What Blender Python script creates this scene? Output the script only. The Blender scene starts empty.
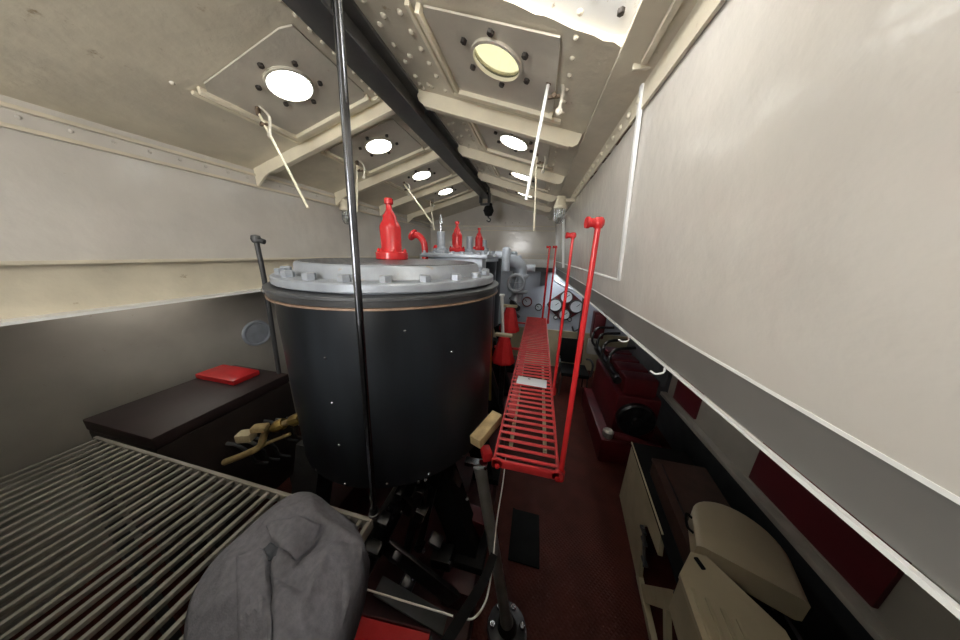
import bpy, bmesh, math, random
from mathutils import Vector, Matrix
random.seed(7)
S = bpy.context.scene
COL = S.collection
PI = math.pi
EYE = Vector((0, 0, 2.6))
FPX = 240.0

# ---------------------------------------------------------------- camera
_v1 = Vector((58, 65.5, -FPX)).normalized()
_Z = Vector((1, -.03, 0)).cross(_v1).normalized()
_X = _v1.cross(_Z)
ROT = Matrix((_X, _v1, _Z))


def ray(px, py):
    return ROT @ Vector((px - 480, 320 - py, -FPX))


def atx(px, py, x):
    d = ray(px, py); return EYE + d * ((x - EYE.x) / d.x)


def aty(px, py, y):
    d = ray(px, py); return EYE + d * ((y - EYE.y) / d.y)


def atz(px, py, z):
    d = ray(px, py); return EYE + d * ((z - EYE.z) / d.z)


cam = bpy.data.cameras.new('camera')
co = bpy.data.objects.new('camera', cam)
COL.objects.link(co)
cam.sensor_fit = 'HORIZONTAL'; cam.sensor_width = 36; cam.lens = FPX / 960 * 36
cam.clip_start = .02; cam.clip_end = 200
co.matrix_world = Matrix.Translation(EYE) @ ROT.to_4x4()
S.camera = co

# ---------------------------------------------------------------- materials
MATS = {}


def mat(name, col, rough=.5, metal=0.0, var=.12, vscale=6, bump=0.0, bscale=40, spots=None, spot_amt=.0,
        spot_scale=14, coat=0.0, spec=.5, streak=0.0):
    """painted / metal surface: noise variation of colour, optional spots of wear, optional bump"""
    m = bpy.data.materials.new(name); m.use_nodes = True
    nt = m.node_tree; N = nt.nodes; L = nt.links
    b = N['Principled BSDF']
    b.inputs['Roughness'].default_value = rough
    b.inputs['Metallic'].default_value = metal
    b.inputs['Coat Weight'].default_value = coat
    b.inputs['Specular IOR Level'].default_value = spec
    tc = N.new('ShaderNodeTexCoord')
    vec = tc.outputs['Object']
    if streak:
        mp = N.new('ShaderNodeMapping'); mp.inputs['Scale'].default_value = (1, 1, streak)
        L.new(vec, mp.inputs['Vector']); vec = mp.outputs['Vector']
    n = N.new('ShaderNodeTexNoise'); n.inputs['Scale'].default_value = vscale
    n.inputs['Detail'].default_value = 5
    L.new(vec, n.inputs['Vector'])
    r = N.new('ShaderNodeValToRGB')
    r.color_ramp.elements[0].position = .3; r.color_ramp.elements[1].position = .7
    lo = [c * (1 - var) for c in col]; hi = [min(1, c * (1 + var)) for c in col]
    r.color_ramp.elements[0].color = (*lo, 1); r.color_ramp.elements[1].color = (*hi, 1)
    L.new(n.outputs['Fac'], r.inputs['Fac'])
    out = r.outputs['Color']
    if spots:
        n2 = N.new('ShaderNodeTexNoise'); n2.inputs['Scale'].default_value = spot_scale
        n2.inputs['Detail'].default_value = 8; n2.inputs['Roughness'].default_value = .65
        L.new(tc.outputs['Object'], n2.inputs['Vector'])
        r2 = N.new('ShaderNodeValToRGB')
        r2.color_ramp.elements[0].position = .62 - spot_amt
        r2.color_ramp.elements[1].position = .70 - spot_amt
        L.new(n2.outputs['Fac'], r2.inputs['Fac'])
        mx = N.new('ShaderNodeMix'); mx.data_type = 'RGBA'
        L.new(r2.outputs['Color'], mx.inputs['Factor'])
        L.new(out, mx.inputs['A']); mx.inputs['B'].default_value = (*spots, 1)
        out = mx.outputs['Result']
    L.new(out, b.inputs['Base Color'])
    if bump:
        n3 = N.new('ShaderNodeTexNoise'); n3.inputs['Scale'].default_value = bscale
        n3.inputs['Detail'].default_value = 4
        L.new(tc.outputs['Object'], n3.inputs['Vector'])
        bp = N.new('ShaderNodeBump'); bp.inputs['Strength'].default_value = bump
        bp.inputs['Distance'].default_value = .01
        L.new(n3.outputs['Fac'], bp.inputs['Height']); L.new(bp.outputs['Normal'], b.inputs['Normal'])
    MATS[name] = m
    return m


CREAM = mat('cream_wall_paint', (.605, .572, .522), .17, var=.07, vscale=3, bump=.4, bscale=11, spots=(.40, .33, .24), spot_amt=-.09)
CEIL = mat('cream_ceiling_paint', (.64, .58, .455), .3, var=.11, vscale=4, bump=.4, bscale=16, spots=(.36, .27, .16), spot_amt=-.035, spot_scale=9)
BEAMP = mat('cream_beam_paint', (.78, .71, .55), .4, var=.07, vscale=7, bump=.1)
HATCHP = mat('hatch_grey_cream_paint', (.56, .515, .43), .32, var=.10, vscale=5, bump=.3, bscale=14, spots=(.36, .24, .14), spot_amt=-.06)
WHITEP = mat('white_paint', (.82, .82, .80), .35, var=.05, spots=(.55, .5, .42), spot_amt=-.05)
CHIPW = mat('chipped_white_paint', (.80, .80, .79), .45, var=.06, spots=(.36, .30, .23), spot_amt=.0, spot_scale=16)
GIRD = mat('girder_grey_paint', (.15, .145, .135), .4, var=.08)
BLACKP = mat('black_paint', (.042, .042, .044), .42, var=.3, bump=.1)
JACKET = mat('black_jacket', (.011, .013, .016), .36, var=.6, vscale=5, bump=.12, bscale=9, streak=.18)
STEEL = mat('bright_steel', (.42, .43, .46), .22, metal=1, var=.2, vscale=20)
DSTEEL = mat('dark_oily_steel', (.065, .064, .066), .32, metal=.9, var=.35, vscale=12)
SILVER = mat('silver_paint', (.31, .335, .375), .36, metal=.25, var=.14, vscale=9, bump=.15, spots=(.34, .27, .19), spot_amt=.0, spot_scale=14)
GREYP = mat('grey_blue_paint', (.42, .46, .52), .4, metal=.2, var=.15, vscale=9)
DGREY = mat('dark_grey_paint', (.06, .062, .066), .5, var=.25)
POLE = mat('dull_steel_pole', (.13, .135, .15), .2, metal=1, var=.45, vscale=30, streak=.3)
COLST = mat('column_steel', (.20, .20, .195), .3, metal=.25, var=.2)
NUTD = mat('dark_nut', (.05, .042, .036), .55, metal=.3, var=.4)
BEAMG = mat('dark_grey_beam_paint', (.085, .082, .078), .4, var=.25, vscale=8, bump=.1)
COPPER = mat('copper_gasket', (.27, .18, .125), .5, metal=.3, var=.25, vscale=30)
RED = mat('red_gloss_paint', (.52, .022, .025), .25, var=.1, vscale=12, bump=.05)
REDC = mat('red_catwalk_paint', (.50, .030, .032), .38, var=.18, vscale=14, spots=(.30, .02, .02), spot_amt=-.02)
DRED = mat('dark_red_paint', (.080, .006, .009), .4, var=.25, vscale=8)
MAROON = mat('maroon_panel', (.12, .014, .020), .5, var=.12)
BLUEW = mat('blue_grey_bulkhead_paint', (.44, .48, .55), .4, var=.05)
KHAKI = mat('khaki_paint', (.42, .36, .24), .5, var=.12, spots=(.2, .15, .09), spot_amt=-.04)
CREAMLOW = mat('yellow_cream_paint', (.42, .37, .24), .5, var=.08)
PLASTIC = mat('ivory_plastic', (.46, .39, .27), .4, var=.06)
RUBBER = mat('black_rubber', (.007, .007, .007), .7, var=.3, spec=.12)
WOOD = mat('raw_wood', (.42, .31, .16), .7, var=.28, vscale=18, bump=.3, bscale=60, streak=.2)
GRATE = mat('galvanised_grating', (.24, .225, .20), .5, metal=.3, var=.2)
CLOTH = mat('grey_work_cloth', (.168, .168, .195), .95, var=.14, vscale=60, bump=.25, bscale=260, spec=.15)
CLOTH2 = mat('blue_grey_lining_cloth', (.10, .11, .13), .95, var=.1, spec=.15)
PAPER = mat('white_paper', (.78, .80, .84), .6, var=.03)
INK = mat('grey_ink', (.25, .25, .28), .7)
BRASS = mat('brass', (.50, .36, .13), .35, metal=.85, var=.2)
WCABLE = mat('white_cable', (.70, .69, .65), .4, var=.04)
RUST = mat('rusty_steel', (.13, .09, .06), .7, metal=.3, var=.35, vscale=30)
BAG = mat('grey_plastic_bag', (.30, .29, .28), .4, var=.25, vscale=20, bump=.3)
RWOOD = mat('dark_brown_wood', (.045, .022, .016), .4, var=.3, vscale=10, streak=.2)
DIAL = mat('dial_face', (.62, .66, .70), .35, var=.05)
ROPE = mat('ochre_pipe_lagging', (.34, .25, .12), .7, var=.25, vscale=25)


def tread_mat(name, col, rough, scale, metal=0.0, strength=.6):
    m = mat(name, col, rough, metal=metal, var=.25, vscale=5)
    nt = m.node_tree; N = nt.nodes; L = nt.links; b = N['Principled BSDF']
    tc = N.new('ShaderNodeTexCoord')
    mp = N.new('ShaderNodeMapping'); mp.inputs['Scale'].default_value = (scale, scale, 0)
    mp.inputs['Rotation'].default_value = (0, 0, .78)
    L.new(tc.outputs['Object'], mp.inputs['Vector'])
    ck = N.new('ShaderNodeTexVoronoi'); ck.inputs['Scale'].default_value = 1; ck.inputs['Randomness'].default_value = 0
    ck.feature = 'F1'; ck.distance = 'CHEBYCHEV'
    L.new(mp.outputs['Vector'], ck.inputs['Vector'])
    bp = N.new('ShaderNodeBump'); bp.inputs['Strength'].default_value = strength; bp.inputs['Distance'].default_value = .01
    bp.invert = True
    L.new(ck.outputs['Distance'], bp.inputs['Height']); L.new(bp.outputs['Normal'], b.inputs['Normal'])
    return m


TREAD = tread_mat('grey_tread_plate', (.085, .09, .10), .35, 28, metal=.4)
FLOORM = tread_mat('oxblood_chequer_plate', (.060, .014, .009), .6, 40, strength=.45)
FLOORM.node_tree.nodes['Principled BSDF'].inputs['Specular IOR Level'].default_value = .15


def glass(name, col, rough=.0):
    m = bpy.data.materials.new(name); m.use_nodes = True
    nt = m.node_tree; N = nt.nodes; L = nt.links
    N.remove(N['Principled BSDF'])
    out = N['Material Output']
    t = N.new('ShaderNodeBsdfTransparent'); t.inputs['Color'].default_value = (*col, 1)
    g = N.new('ShaderNodeBsdfGlossy'); g.inputs['Roughness'].default_value = .05
    mx = N.new('ShaderNodeMixShader'); mx.inputs['Fac'].default_value = .08
    L.new(t.outputs[0], mx.inputs[1]); L.new(g.outputs[0], mx.inputs[2]); L.new(mx.outputs[0], out.inputs[0])
    return m


GLASS = glass('clear_glass', (.95, .97, .96))
GLASSY = glass('yellowed_glass', (.205, .20, .155))


# ---------------------------------------------------------------- mesh builder (world coordinates)
class MB:
    def __init__(s):
        s.bm = bmesh.new()

    def box(s, lo, hi, rot=None, bev=0.0):
        lo, hi = Vector(lo), Vector(hi)
        c = (lo + hi) / 2; d = hi - lo
        return s.cbox(c, d, rot, bev)

    def cbox(s, c, d, rot=None, bev=0.0):
        t = bmesh.new()
        bmesh.ops.create_cube(t, size=1)
        bmesh.ops.scale(t, vec=Vector(d), verts=t.verts)
        if bev:
            bmesh.ops.bevel(t, geom=list(t.edges), offset=min(bev, min(abs(x) for x in d) * .45), segments=2, affect='EDGES', profile=.6)
        M = Matrix.Translation(Vector(c)) @ (rot.to_4x4() if rot else Matrix())
        bmesh.ops.transform(t, matrix=M, verts=t.verts)
        s.join(t); return s

    def join(s, t):
        me = bpy.data.meshes.new('tmp'); t.to_mesh(me); t.free()
        s.bm.from_mesh(me); bpy.data.meshes.remove(me)

    def bar(s, a, b, w, h, up=(0, 0, 1), bev=0.0):
        """rectangular bar from a to b, w across, h along up"""
        a, b = Vector(a), Vector(b)
        y = (b - a); ln = y.length; y.normalize()
        up = Vector(up); x = y.cross(up)
        if x.length < 1e-4: x = y.cross(Vector((1, 0, 0)))
        x.normalize(); z = x.cross(y)
        R = Matrix((x, y, z)).transposed()
        return s.cbox((a + b) / 2, (w, ln, h), R, bev)

    def tube(s, pts, r, seg=10, cap=True):
        pts = [Vector(p) for p in pts]
        rs = r if isinstance(r, (list, tuple)) else [r] * len(pts)
        rings = []
        ref = Vector((.31, .17, .93))
        for i, p in enumerate(pts):
            if i == 0: t = pts[1] - pts[0]
            elif i == len(pts) - 1: t = pts[-1] - pts[-2]
            else: t = (pts[i + 1] - p).normalized() + (p - pts[i - 1]).normalized()
            t.normalize()
            x = t.cross(ref)
            if x.length < .05: x = t.cross(Vector((1, 0, 0)))
            x.normalize(); y = t.cross(x); ref = x.cross(t) if False else ref
            rings.append([s.bm.verts.new(p + (x * math.cos(2 * PI * k / seg) + y * math.sin(2 * PI * k / seg)) * rs[i]) for k in range(seg)])
        for a, b in zip(rings, rings[1:]):
            for k in range(seg):
                s.bm.faces.new((a[k], a[(k + 1) % seg], b[(k + 1) % seg], b[k]))
        if cap:
            s.bm.faces.new(rings[0][::-1]); s.bm.faces.new(rings[-1])
        return s

    def lathe(s, prof, c=(0, 0, 0), seg=32, rot=None, close=True):
        """prof: list of (radius, height) from bottom to top about local z through c"""
        c = Vector(c); rings = []
        for r, h in prof:
            if r < 1e-6:
                p = Vector((0, 0, h)); p = c + (rot @ p if rot else p)
                rings.append([s.bm.verts.new(p)])
            else:
                ring = []
                for k in range(seg):
                    p = Vector((r * math.cos(2 * PI * k / seg), r * math.sin(2 * PI * k / seg), h))
                    ring.append(s.bm.verts.new(c + (rot @ p if rot else p)))
                rings.append(ring)
        for a, b in zip(rings, rings[1:]):
            if len(a) == 1 and len(b) == 1: continue
            for k in range(seg):
                if len(a) == 1: s.bm.faces.new((a[0], b[(k + 1) % seg], b[k]))
                elif len(b) == 1: s.bm.faces.new((a[k], a[(k + 1) % seg], b[0]))
                else: s.bm.faces.new((a[k], a[(k + 1) % seg], b[(k + 1) % seg], b[k]))
        if close:
            if len(rings[0]) > 1: s.bm.faces.new(rings[0][::-1])
            if len(rings[-1]) > 1: s.bm.faces.new(rings[-1])
        return s

    def dome(s, c, r, n=(0, 0, 1), h=.6, seg=8):
        R = Vector((0, 0, 1)).rotation_difference(Vector(n)).to_matrix()
        return s.lathe([(r, 0), (r * .8, r * h * .6), (r * .4, r * h * .95), (0, r * h)], c, seg, R)

    def nut(s, c, r, h, n=(0, 0, 1), stud=0.0):
        R = Vector((0, 0, 1)).rotation_difference(Vector(n)).to_matrix()
        pr = [(r, 0), (r, h * .85), (r * .82, h)]
        if stud: pr += [(r * .5, h), (r * .5, h + stud * .8), (r * .3, h + stud)]
        return s.lathe(pr, c, 6, R)

    def prism(s, poly, dvec):
        """polygon (3D points) extruded by dvec"""
        dv = Vector(dvec)
        a = [s.bm.verts.new(Vector(p)) for p in poly]; b = [s.bm.verts.new(Vector(p) + dv) for p in poly]
        n = len(a)
        s.bm.faces.new(a[::-1]); s.bm.faces.new(b)
        for k in range(n): s.bm.faces.new((a[k], a[(k + 1) % n], b[(k + 1) % n], b[k]))
        return s

    def ring(s, c, R, r, n=(0, 0, 1), seg=28, ss=8):
        M = Vector((0, 0, 1)).rotation_difference(Vector(n)).to_matrix(); c = Vector(c)
        rings = []
        for i in range(seg):
            a = 2 * PI * i / seg
            rings.append([s.bm.verts.new(c + M @ Vector(((R + r * math.cos(2 * PI * k / ss)) * math.cos(a), (R + r * math.cos(2 * PI * k / ss)) * math.sin(a), r * math.sin(2 * PI * k / ss)))) for k in range(ss)])
        for i in range(seg):
            a, b = rings[i], rings[(i + 1) % seg]
            for k in range(ss):
                s.bm.faces.new((a[k], b[k], b[(k + 1) % ss], a[(k + 1) % ss]))
        return s

    def build(s, name, m, parent=None, smooth=True, **props):
        bm = s.bm
        bmesh.ops.recalc_face_normals(bm, faces=bm.faces)
        org = Vector((0, 0, 0))
        if parent is None:
            if bm.verts:
                xs = [v.co.x for v in bm.verts]; ys = [v.co.y for v in bm.verts]; zs = [v.co.z for v in bm.verts]
                org = Vector(((min(xs) + max(xs)) / 2, (min(ys) + max(ys)) / 2, min(zs)))
        else:
            q = parent
            while q: org += q.location; q = q.parent
        bmesh.ops.translate(bm, vec=-org, verts=bm.verts)
        me = bpy.data.meshes.new(name); bm.to_mesh(me); bm.free()
        if smooth:
            for p in me.polygons: p.use_smooth = True
            me.set_sharp_from_angle(angle=math.radians(38))
        me.materials.append(m)
        o = bpy.data.objects.new(name, me); COL.objects.link(o)
        if parent is None: o.location = org
        else: o.parent = parent
        for k, v in props.items(): o[k] = v
        return o


def thing(name, loc, label, cat, group=None):
    o = bpy.data.objects.new(name, None); COL.objects.link(o); o.location = loc
    o.empty_display_size = .1
    tag(o, label, cat, group); return o


def tag(o, label, cat, group=None):
    o['label'] = label; o['category'] = cat
    if group: o['group'] = group
    return o


def struct(o, label=None):
    o['kind'] = 'structure'
    if label: o['label'] = label
    return o


def copy_tree(o, parent=None):
    c = o.copy(); COL.objects.link(c)
    if parent: c.parent = parent
    for ch in list(o.children): copy_tree(ch, c)
    return c


def arc(c, r, a0, a1, n, u, v):
    c, u, v = Vector(c), Vector(u), Vector(v)
    return [c + u * (r * math.cos(a0 + (a1 - a0) * i / n)) + v * (r * math.sin(a0 + (a1 - a0) * i / n)) for i in range(n + 1)]


def smooth_path(pts, n=6):
    pts = [Vector(p) for p in pts]; out = []
    P = [pts[0] * 2 - pts[1]] + pts + [pts[-1] * 2 - pts[-2]]
    for i in range(1, len(P) - 2):
        for k in range(n):
            t = k / n; a, b, c, d = P[i - 1], P[i], P[i + 1], P[i + 2]
            out.append(.5 * ((2 * b) + (c - a) * t + (2 * a - 5 * b + 4 * c - d) * t * t + (3 * b - a - 3 * c + d) * t ** 3))
    out.append(pts[-1]); return out


# ================================================================ THE SHELL
RX, RZ = -.98, 3.70          # ridge
LX, LZ = -2.52, 3.25         # left eave
EX, EZ = .37, 3.29           # right eave
YB, YF = -1.6, 5.6           # rear wall, back gable


def zr(x): return RZ + (EZ - RZ) * (x - RX) / (EX - RX)
def zl(x): return RZ + (LZ - RZ) * (x - RX) / (LX - RX)


NRr = Vector((-(EZ - RZ), 0, EX - RX)).normalized() * -1    # pointing down into the room
NLl = Vector((LZ - RZ, 0, -(LX - RX))).normalized() * -1
if NRr.z > 0: NRr = -NRr
if NLl.z > 0: NLl = -NLl

FR = [1.05, 1.87, 2.76, 3.64, 4.50]       # ceiling frames
HYR = [1.39, 2.25, 3.12, 3.99]            # hatch centres, right and left slope
HYL = [1.44, 2.286, 3.158, 3.993]
HRX, HLX = -.264, -1.527
PR = .114                                 # port radius


def slope_pt(side, x, y, off=0.0):
    z = zr(x) if side > 0 else zl(x)
    n = NRr if side > 0 else NLl
    return Vector((x, y, z)) + n * off


# opening in the right slope above and behind the camera
OY0, OY1, OX0, OX1 = .50, 1.20, -.55, .305


def panel_with_holes(m, side, x0, x1, y0, y1, holes):
    """slab of ceiling plate with round holes (each hole in its own square cell)"""
    T = -.012  # thickness goes outwards
    def P(x, y, o=0.0): return slope_pt(side, x, y, o)
    def quad(xa, xb, ya, yb):
        if xb - xa < 1e-4 or yb - ya < 1e-4: return
        m.prism([P(xa, ya), P(xb, ya), P(xb, yb), P(xa, yb)], (NRr if side > 0 else NLl) * T)
    ys = y0
    for hx, hy in sorted(holes, key=lambda h: h[1]):
        h = .16
        quad(x0, x1, ys, hy - h)
        quad(x0, hx - h, hy - h, hy + h); quad(hx + h, x1, hy - h, hy + h)
        # square with round hole
        seg = 32; n = NRr if side > 0 else NLl
        for o, flip in ((0, 1), (T, -1)):
            inner = []; outer = []
            for k in range(seg):
                a = 2 * PI * k / seg; c, s_ = math.cos(a), math.sin(a)
                q = max(abs(c), abs(s_))
                inner.append(m.bm.verts.new(P(hx + PR * c, hy + PR * s_) + n * o))
                outer.append(m.bm.verts.new(P(hx + h * c / q, hy + h * s_ / q) + n * o))
            for k in range(seg):
                m.bm.faces.new((inner[k], inner[(k + 1) % seg], outer[(k + 1) % seg], outer[k]))
            if flip == 1: first = inner
            else:
                for k in range(seg):
                    m.bm.faces.new((first[k], first[(k + 1) % seg], inner[(k + 1) % seg], inner[k]))
        ys = hy + h
    quad(x0, x1, ys, y1)


m = MB()
panel_with_holes(m, -1, LX, RX, YB, YF, [(HLX, y) for y in HYL] + [(HLX, -.3)])
panel_with_holes(m, 1, RX, OX0, YB, OY1, [])
panel_with_holes(m, 1, OX0, EX, YB, OY0, [])
panel_with_holes(m, 1, OX1, EX, OY0, OY1, [])
panel_with_holes(m, 1, RX, EX, OY1, YF, [(HRX, y) for y in HYR])


edge = []
for i in range(25):
    x = OX0 + (OX1 - OX0) * i / 24
    edge.append((x, 1.05 + .15 * i / 24 + random.uniform(-.006, .006) * (i > 4) - (.03 if i == 24 else 0)))
m.prism([slope_pt(1, OX1, OY1)] + [slope_pt(1, OX0, OY1)] + [slope_pt(1, x, y) for x, y in edge], NRr * -.012)


def rivets(m, side, pts, r=.012):
    r *= 1.35
    n = NRr if side > 0 else NLl
    for x, y in pts: m.dome(slope_pt(side, x, y), r, n, .8, 7)


def frange(a, b, st):
    out = []; v = a
    while v <= b + 1e-6: out.append(v); v += st
    return out


for side in (1, -1):
    sx = 1 if side > 0 else -1
    for fy in FR[1:]:
        rivets(m, side, [(RX + sx * d, fy - .075) for d in frange(.12, 1.0, .09)], .010)
        rivets(m, side, [(RX + sx * d, fy + .055) for d in frange(.12, 1.0, .09)], .010)
    for hy in (HYR if side > 0 else HYL):
        xi = HRX - .36 if side > 0 else HLX + .33
        rivets(m, side, [(xi - sx * .005, y) for y in frange(hy - .30, hy + .36, .075)], .010)
        rivets(m, side, [(xi - sx * .06, y) for y in frange(hy - .33, hy + .30, .1)], .012)
        xo = HRX + .30 if side > 0 else HLX - .40
        rivets(m, side, [(xo + sx * .03, y) for y in frange(hy - .30, hy + .36, .1)], .009)
    # staggered rows on the ridge plate
    rivets(m, side, [(RX + sx * .13, y) for y in frange(1.0, 5.4, .12)], .012)
    rivets(m, side, [(RX + sx * .19, y) for y in frange(1.06, 5.4, .24)], .012)
ceiling = struct(m.build('ceiling', CEIL), 'cream riveted steel pitched ceiling')

# right wall leans inwards at the top and closes in slightly towards the back
def wallx(z, y):
    t = (z - 2.33) / (3.29 - 2.33)
    bot = .50 - .022 * (y - 1.3); top = .37 - .018 * (y - 1.3)
    return bot + (top - bot) * t


m = MB()
ys_ = [YB, 0, 1.3, 3.0, YF]
for a, b in zip(ys_, ys_[1:]):
    m.prism([(wallx(2.33, a), a, 2.33), (wallx(3.31, a), a, 3.31), (wallx(3.31, b), b, 3.31), (wallx(2.33, b), b, 2.33)], (.03, 0, 0))
bmesh.ops.remove_doubles(m.bm, verts=m.bm.verts, dist=1e-5)
struct(m.build('wall_right', CREAM), 'cream glossy riveted coaming wall')

m = MB(); m.box((LX - .03, YB, 2.49), (LX, YF, 3.27))
for y in frange(0, 5.4, .14): m.dome((LX, y, 3.17), .010, (1, 0, 0), .8, 7)
struct(m.build('wall_left', CREAM), 'cream coaming wall')

# back gable
m = MB()
gx1 = wallx(2.33, YF)
m.prism([(LX, YF, 2.36), (gx1 + .05, YF, 2.36), (wallx(3.2, YF) + .05, YF, zr(.3)), (RX, YF, RZ), (LX, YF, LZ)], (0, .03, 0))
for x in frange(-2.4, .2, .15): m.dome((x, YF, 3.24), .012, (0, -1, 0), .8, 7)
struct(m.build('wall_back', CREAM), 'cream gable wall above the bulkhead')

# rear wall behind the viewer, with an unseen opening added to let in sky light
m = MB()
m.box((-3.6, YB - .03, 0), (-1.35, YB, 3.7)); m.box((-.65, YB - .03, 0), (2.3, YB, 3.7))
m.box((-1.35, YB - .03, 0), (-.65, YB, 2.4)); m.box((-1.35, YB - .03, 3.3), (-.65, YB, 3.75))
struct(m.build('wall_rear', CREAM))

# floor, hull sides, under-deck
m = MB(); m.box((-3.6, YB, -.03), (2.3, 5.9, 0))
struct(m.build('floor', FLOORM), 'oxblood chequer plate floor')
m = MB(); m.box((-3.33, YB, 0), (-3.3, 5.9, 2.6))
struct(m.build('wall_port', mat('hull_side_paint', (.40, .38, .34), .5, var=.1, vscale=3, spots=(.2, .15, .1), spot_amt=-.05)))
m = MB(); m.box((2.1, YB, 0), (2.13, 5.9, 2.6))
struct(m.build('wall_starboard', DGREY))
m = MB(); m.box((-3.3, YB, 2.33), (LX - .05, 5.9, 2.36))
struct(m.build('ceiling_port', GIRD))
m = MB(); m.box((.53, YB, 2.332), (2.13, 5.9, 2.36))
struct(m.build('ceiling_starboard', GIRD))
# bulkhead below the gable: blue-grey above, yellow cream below
m = MB(); m.box((-3.3, 5.62, .9), (2.1, 5.65, 2.36))
struct(m.build('wall_bulkhead', BLUEW), 'blue-grey bulkhead with gauges')
m = MB(); m.box((-3.3, 5.60, 0), (2.1, 5.63, .9)); m.box((-3.3, 5.585, .89), (2.1, 5.62, .915))
struct(m.build('wall_bulkhead_dado', CREAMLOW))

m = MB(); m.box((-3.3, YB, 2.17), (.52, -.12, 2.2))  # unseen slab added behind the viewer to keep sky light off the lower room
struct(m.build('shade_deck', GIRD))
# girders under the coaming
m = MB()
for a, b in ((YB, 1.3), (1.3, YF)):
    m.prism([(wallx(2.33, a) + .005, a, 2.33), (wallx(2.33, a) + .005, a, 2.215), (wallx(2.33, b) + .005, b, 2.215), (wallx(2.33, b) + .005, b, 2.33)], (.012, 0, 0))
bmesh.ops.remove_doubles(m.bm, verts=m.bm.verts, dist=1e-5)
struct(m.build('trim_1', GIRD), 'grey deck girder web below the right wall')
m = MB()
for a, b in ((YB, 1.3), (1.3, YF)):
    for z, w, t in ((2.208, .010, .009), (2.329, .004, .008)):
        m.bar((wallx(2.33, a), a, z), (wallx(2.33, b), b, z), w, t)
struct(m.build('trim_2', WHITEP), 'white flange of the deck girder')
m = MB(); m.box((LX - .06, YB, 2.21), (LX - .045, YF, 2.49)); m.box((LX - .06, YB, 2.475), (LX + .02, YF, 2.495))
struct(m.build('trim_3', CEIL), 'cream girder below the left wall')
m = MB(); m.box((LX - .06, YB, 2.195), (LX + .05, YF, 2.212))
struct(m.build('trim_4', WHITEP))
# bands along the left and back walls
m = MB()
for z in (3.205, 3.115): m.box((LX, YB, z - .010), (LX + .03, YF, z + .010), bev=.003)
for z in (3.175, 3.085): m.box((LX, YF - .016, z - .008), (.3, YF, z + .008), bev=.003)
m.box((LX, YF - .012, 2.60), (.36, YF, 2.612)); m.box((LX, YF - .012, 2.515), (.36, YF, 2.527))
struct(m.build('trim_5', CEIL))
m = MB(); m.box((-.83, YF - .03, 2.33), (.36, YF - .005, 2.50), bev=.004)
struct(m.build('trim_6', WHITEP), 'white plate at the foot of the gable')
m = MB(); m.box((-1.2, YF - .06, 2.235), (.37, YF, 2.32)); m.box((.1, YF - .09, 1.95), (.22, YF, 2.24))
struct(m.build('trim_7', BLACKP))

# riveted angle between right ceiling and wall
m = MB()
for a, b in ((.2, YF),):
    def aw(y, x): return Vector((x - .018 * (y - 1.3), y, 0))
    for xa, xb, dz in ((.225, .37, -.016),):
        pa = [Vector((xa - .018 * (a - 1.3), a, zr(xa) + dz)), Vector((xb - .018 * (a - 1.3), a, zr(xb) + dz))]
        pb = [Vector((xa - .018 * (b - 1.3), b, zr(xa) + dz)), Vector((xb - .018 * (b - 1.3), b, zr(xb) + dz))]
        m.prism([pa[0], pa[1], pb[1], pb[0]], (0, 0, .014))
    m.prism([(wallx(3.27, a) - .004, a, 3.28), (wallx(3.2, a) - .004, a, 3.2), (wallx(3.2, b) - .004, b, 3.2), (wallx(3.27, b) - .004, b, 3.28)], (-.012, 0, 0))
for y in frange(OY1 + .14, 5.5, .115):
    m.dome((wallx(3.24, y) - .016, y, 3.238), .015, (-1, 0, 0), .9, 8)
struct(m.build('trim_8', CEIL), 'riveted angle between ceiling and right wall')

# weld seams on the right wall
m = MB()
m.bar((wallx(3.28, 1.32) - .016, 1.32, 3.285), (wallx(2.47, 1.56) - .003, 1.56, 2.47), .034, .016, (1, 0, 0), .006)
m.bar((wallx(3.265, 1.33) - .003, 1.33, 3.265), (wallx(3.265, .2) - .003, .2, 3.265), .03, .014, (1, 0, 0), .004)
m.bar((wallx(2.48, 1.56) - .002, 1.56, 2.47), (wallx(2.48, 5.5) - .002, 5.5, 2.47), .012, .008, (1, 0, 0), .002)
for i in range(60):
    y = random.uniform(.6, 2.0); z = random.uniform(3.245, 3.28)
    m.dome((wallx(z, y), y, z), random.uniform(.006, .014), (-1, 0, 0), .5, 7)
struct(m.build('trim_9', CHIPW), 'rough weld seam on the right wall')

m = MB(); y = .3
while y < 2.6:
    ln = random.uniform(.03, .14); z = 3.205 if y > 1.34 else 3.268
    if random.random() < .7: m.bar((wallx(z, y) - .004, y, z), (wallx(z, y + ln) - .004, y + ln, z + random.uniform(-.004, .004)), .012, random.uniform(.006, .016), (1, 0, 0), .003)
    y += ln + random.uniform(.0, .05)
struct(m.build('trim_43', RUST), 'broken rust line where the right wall meets the ceiling angle')

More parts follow.
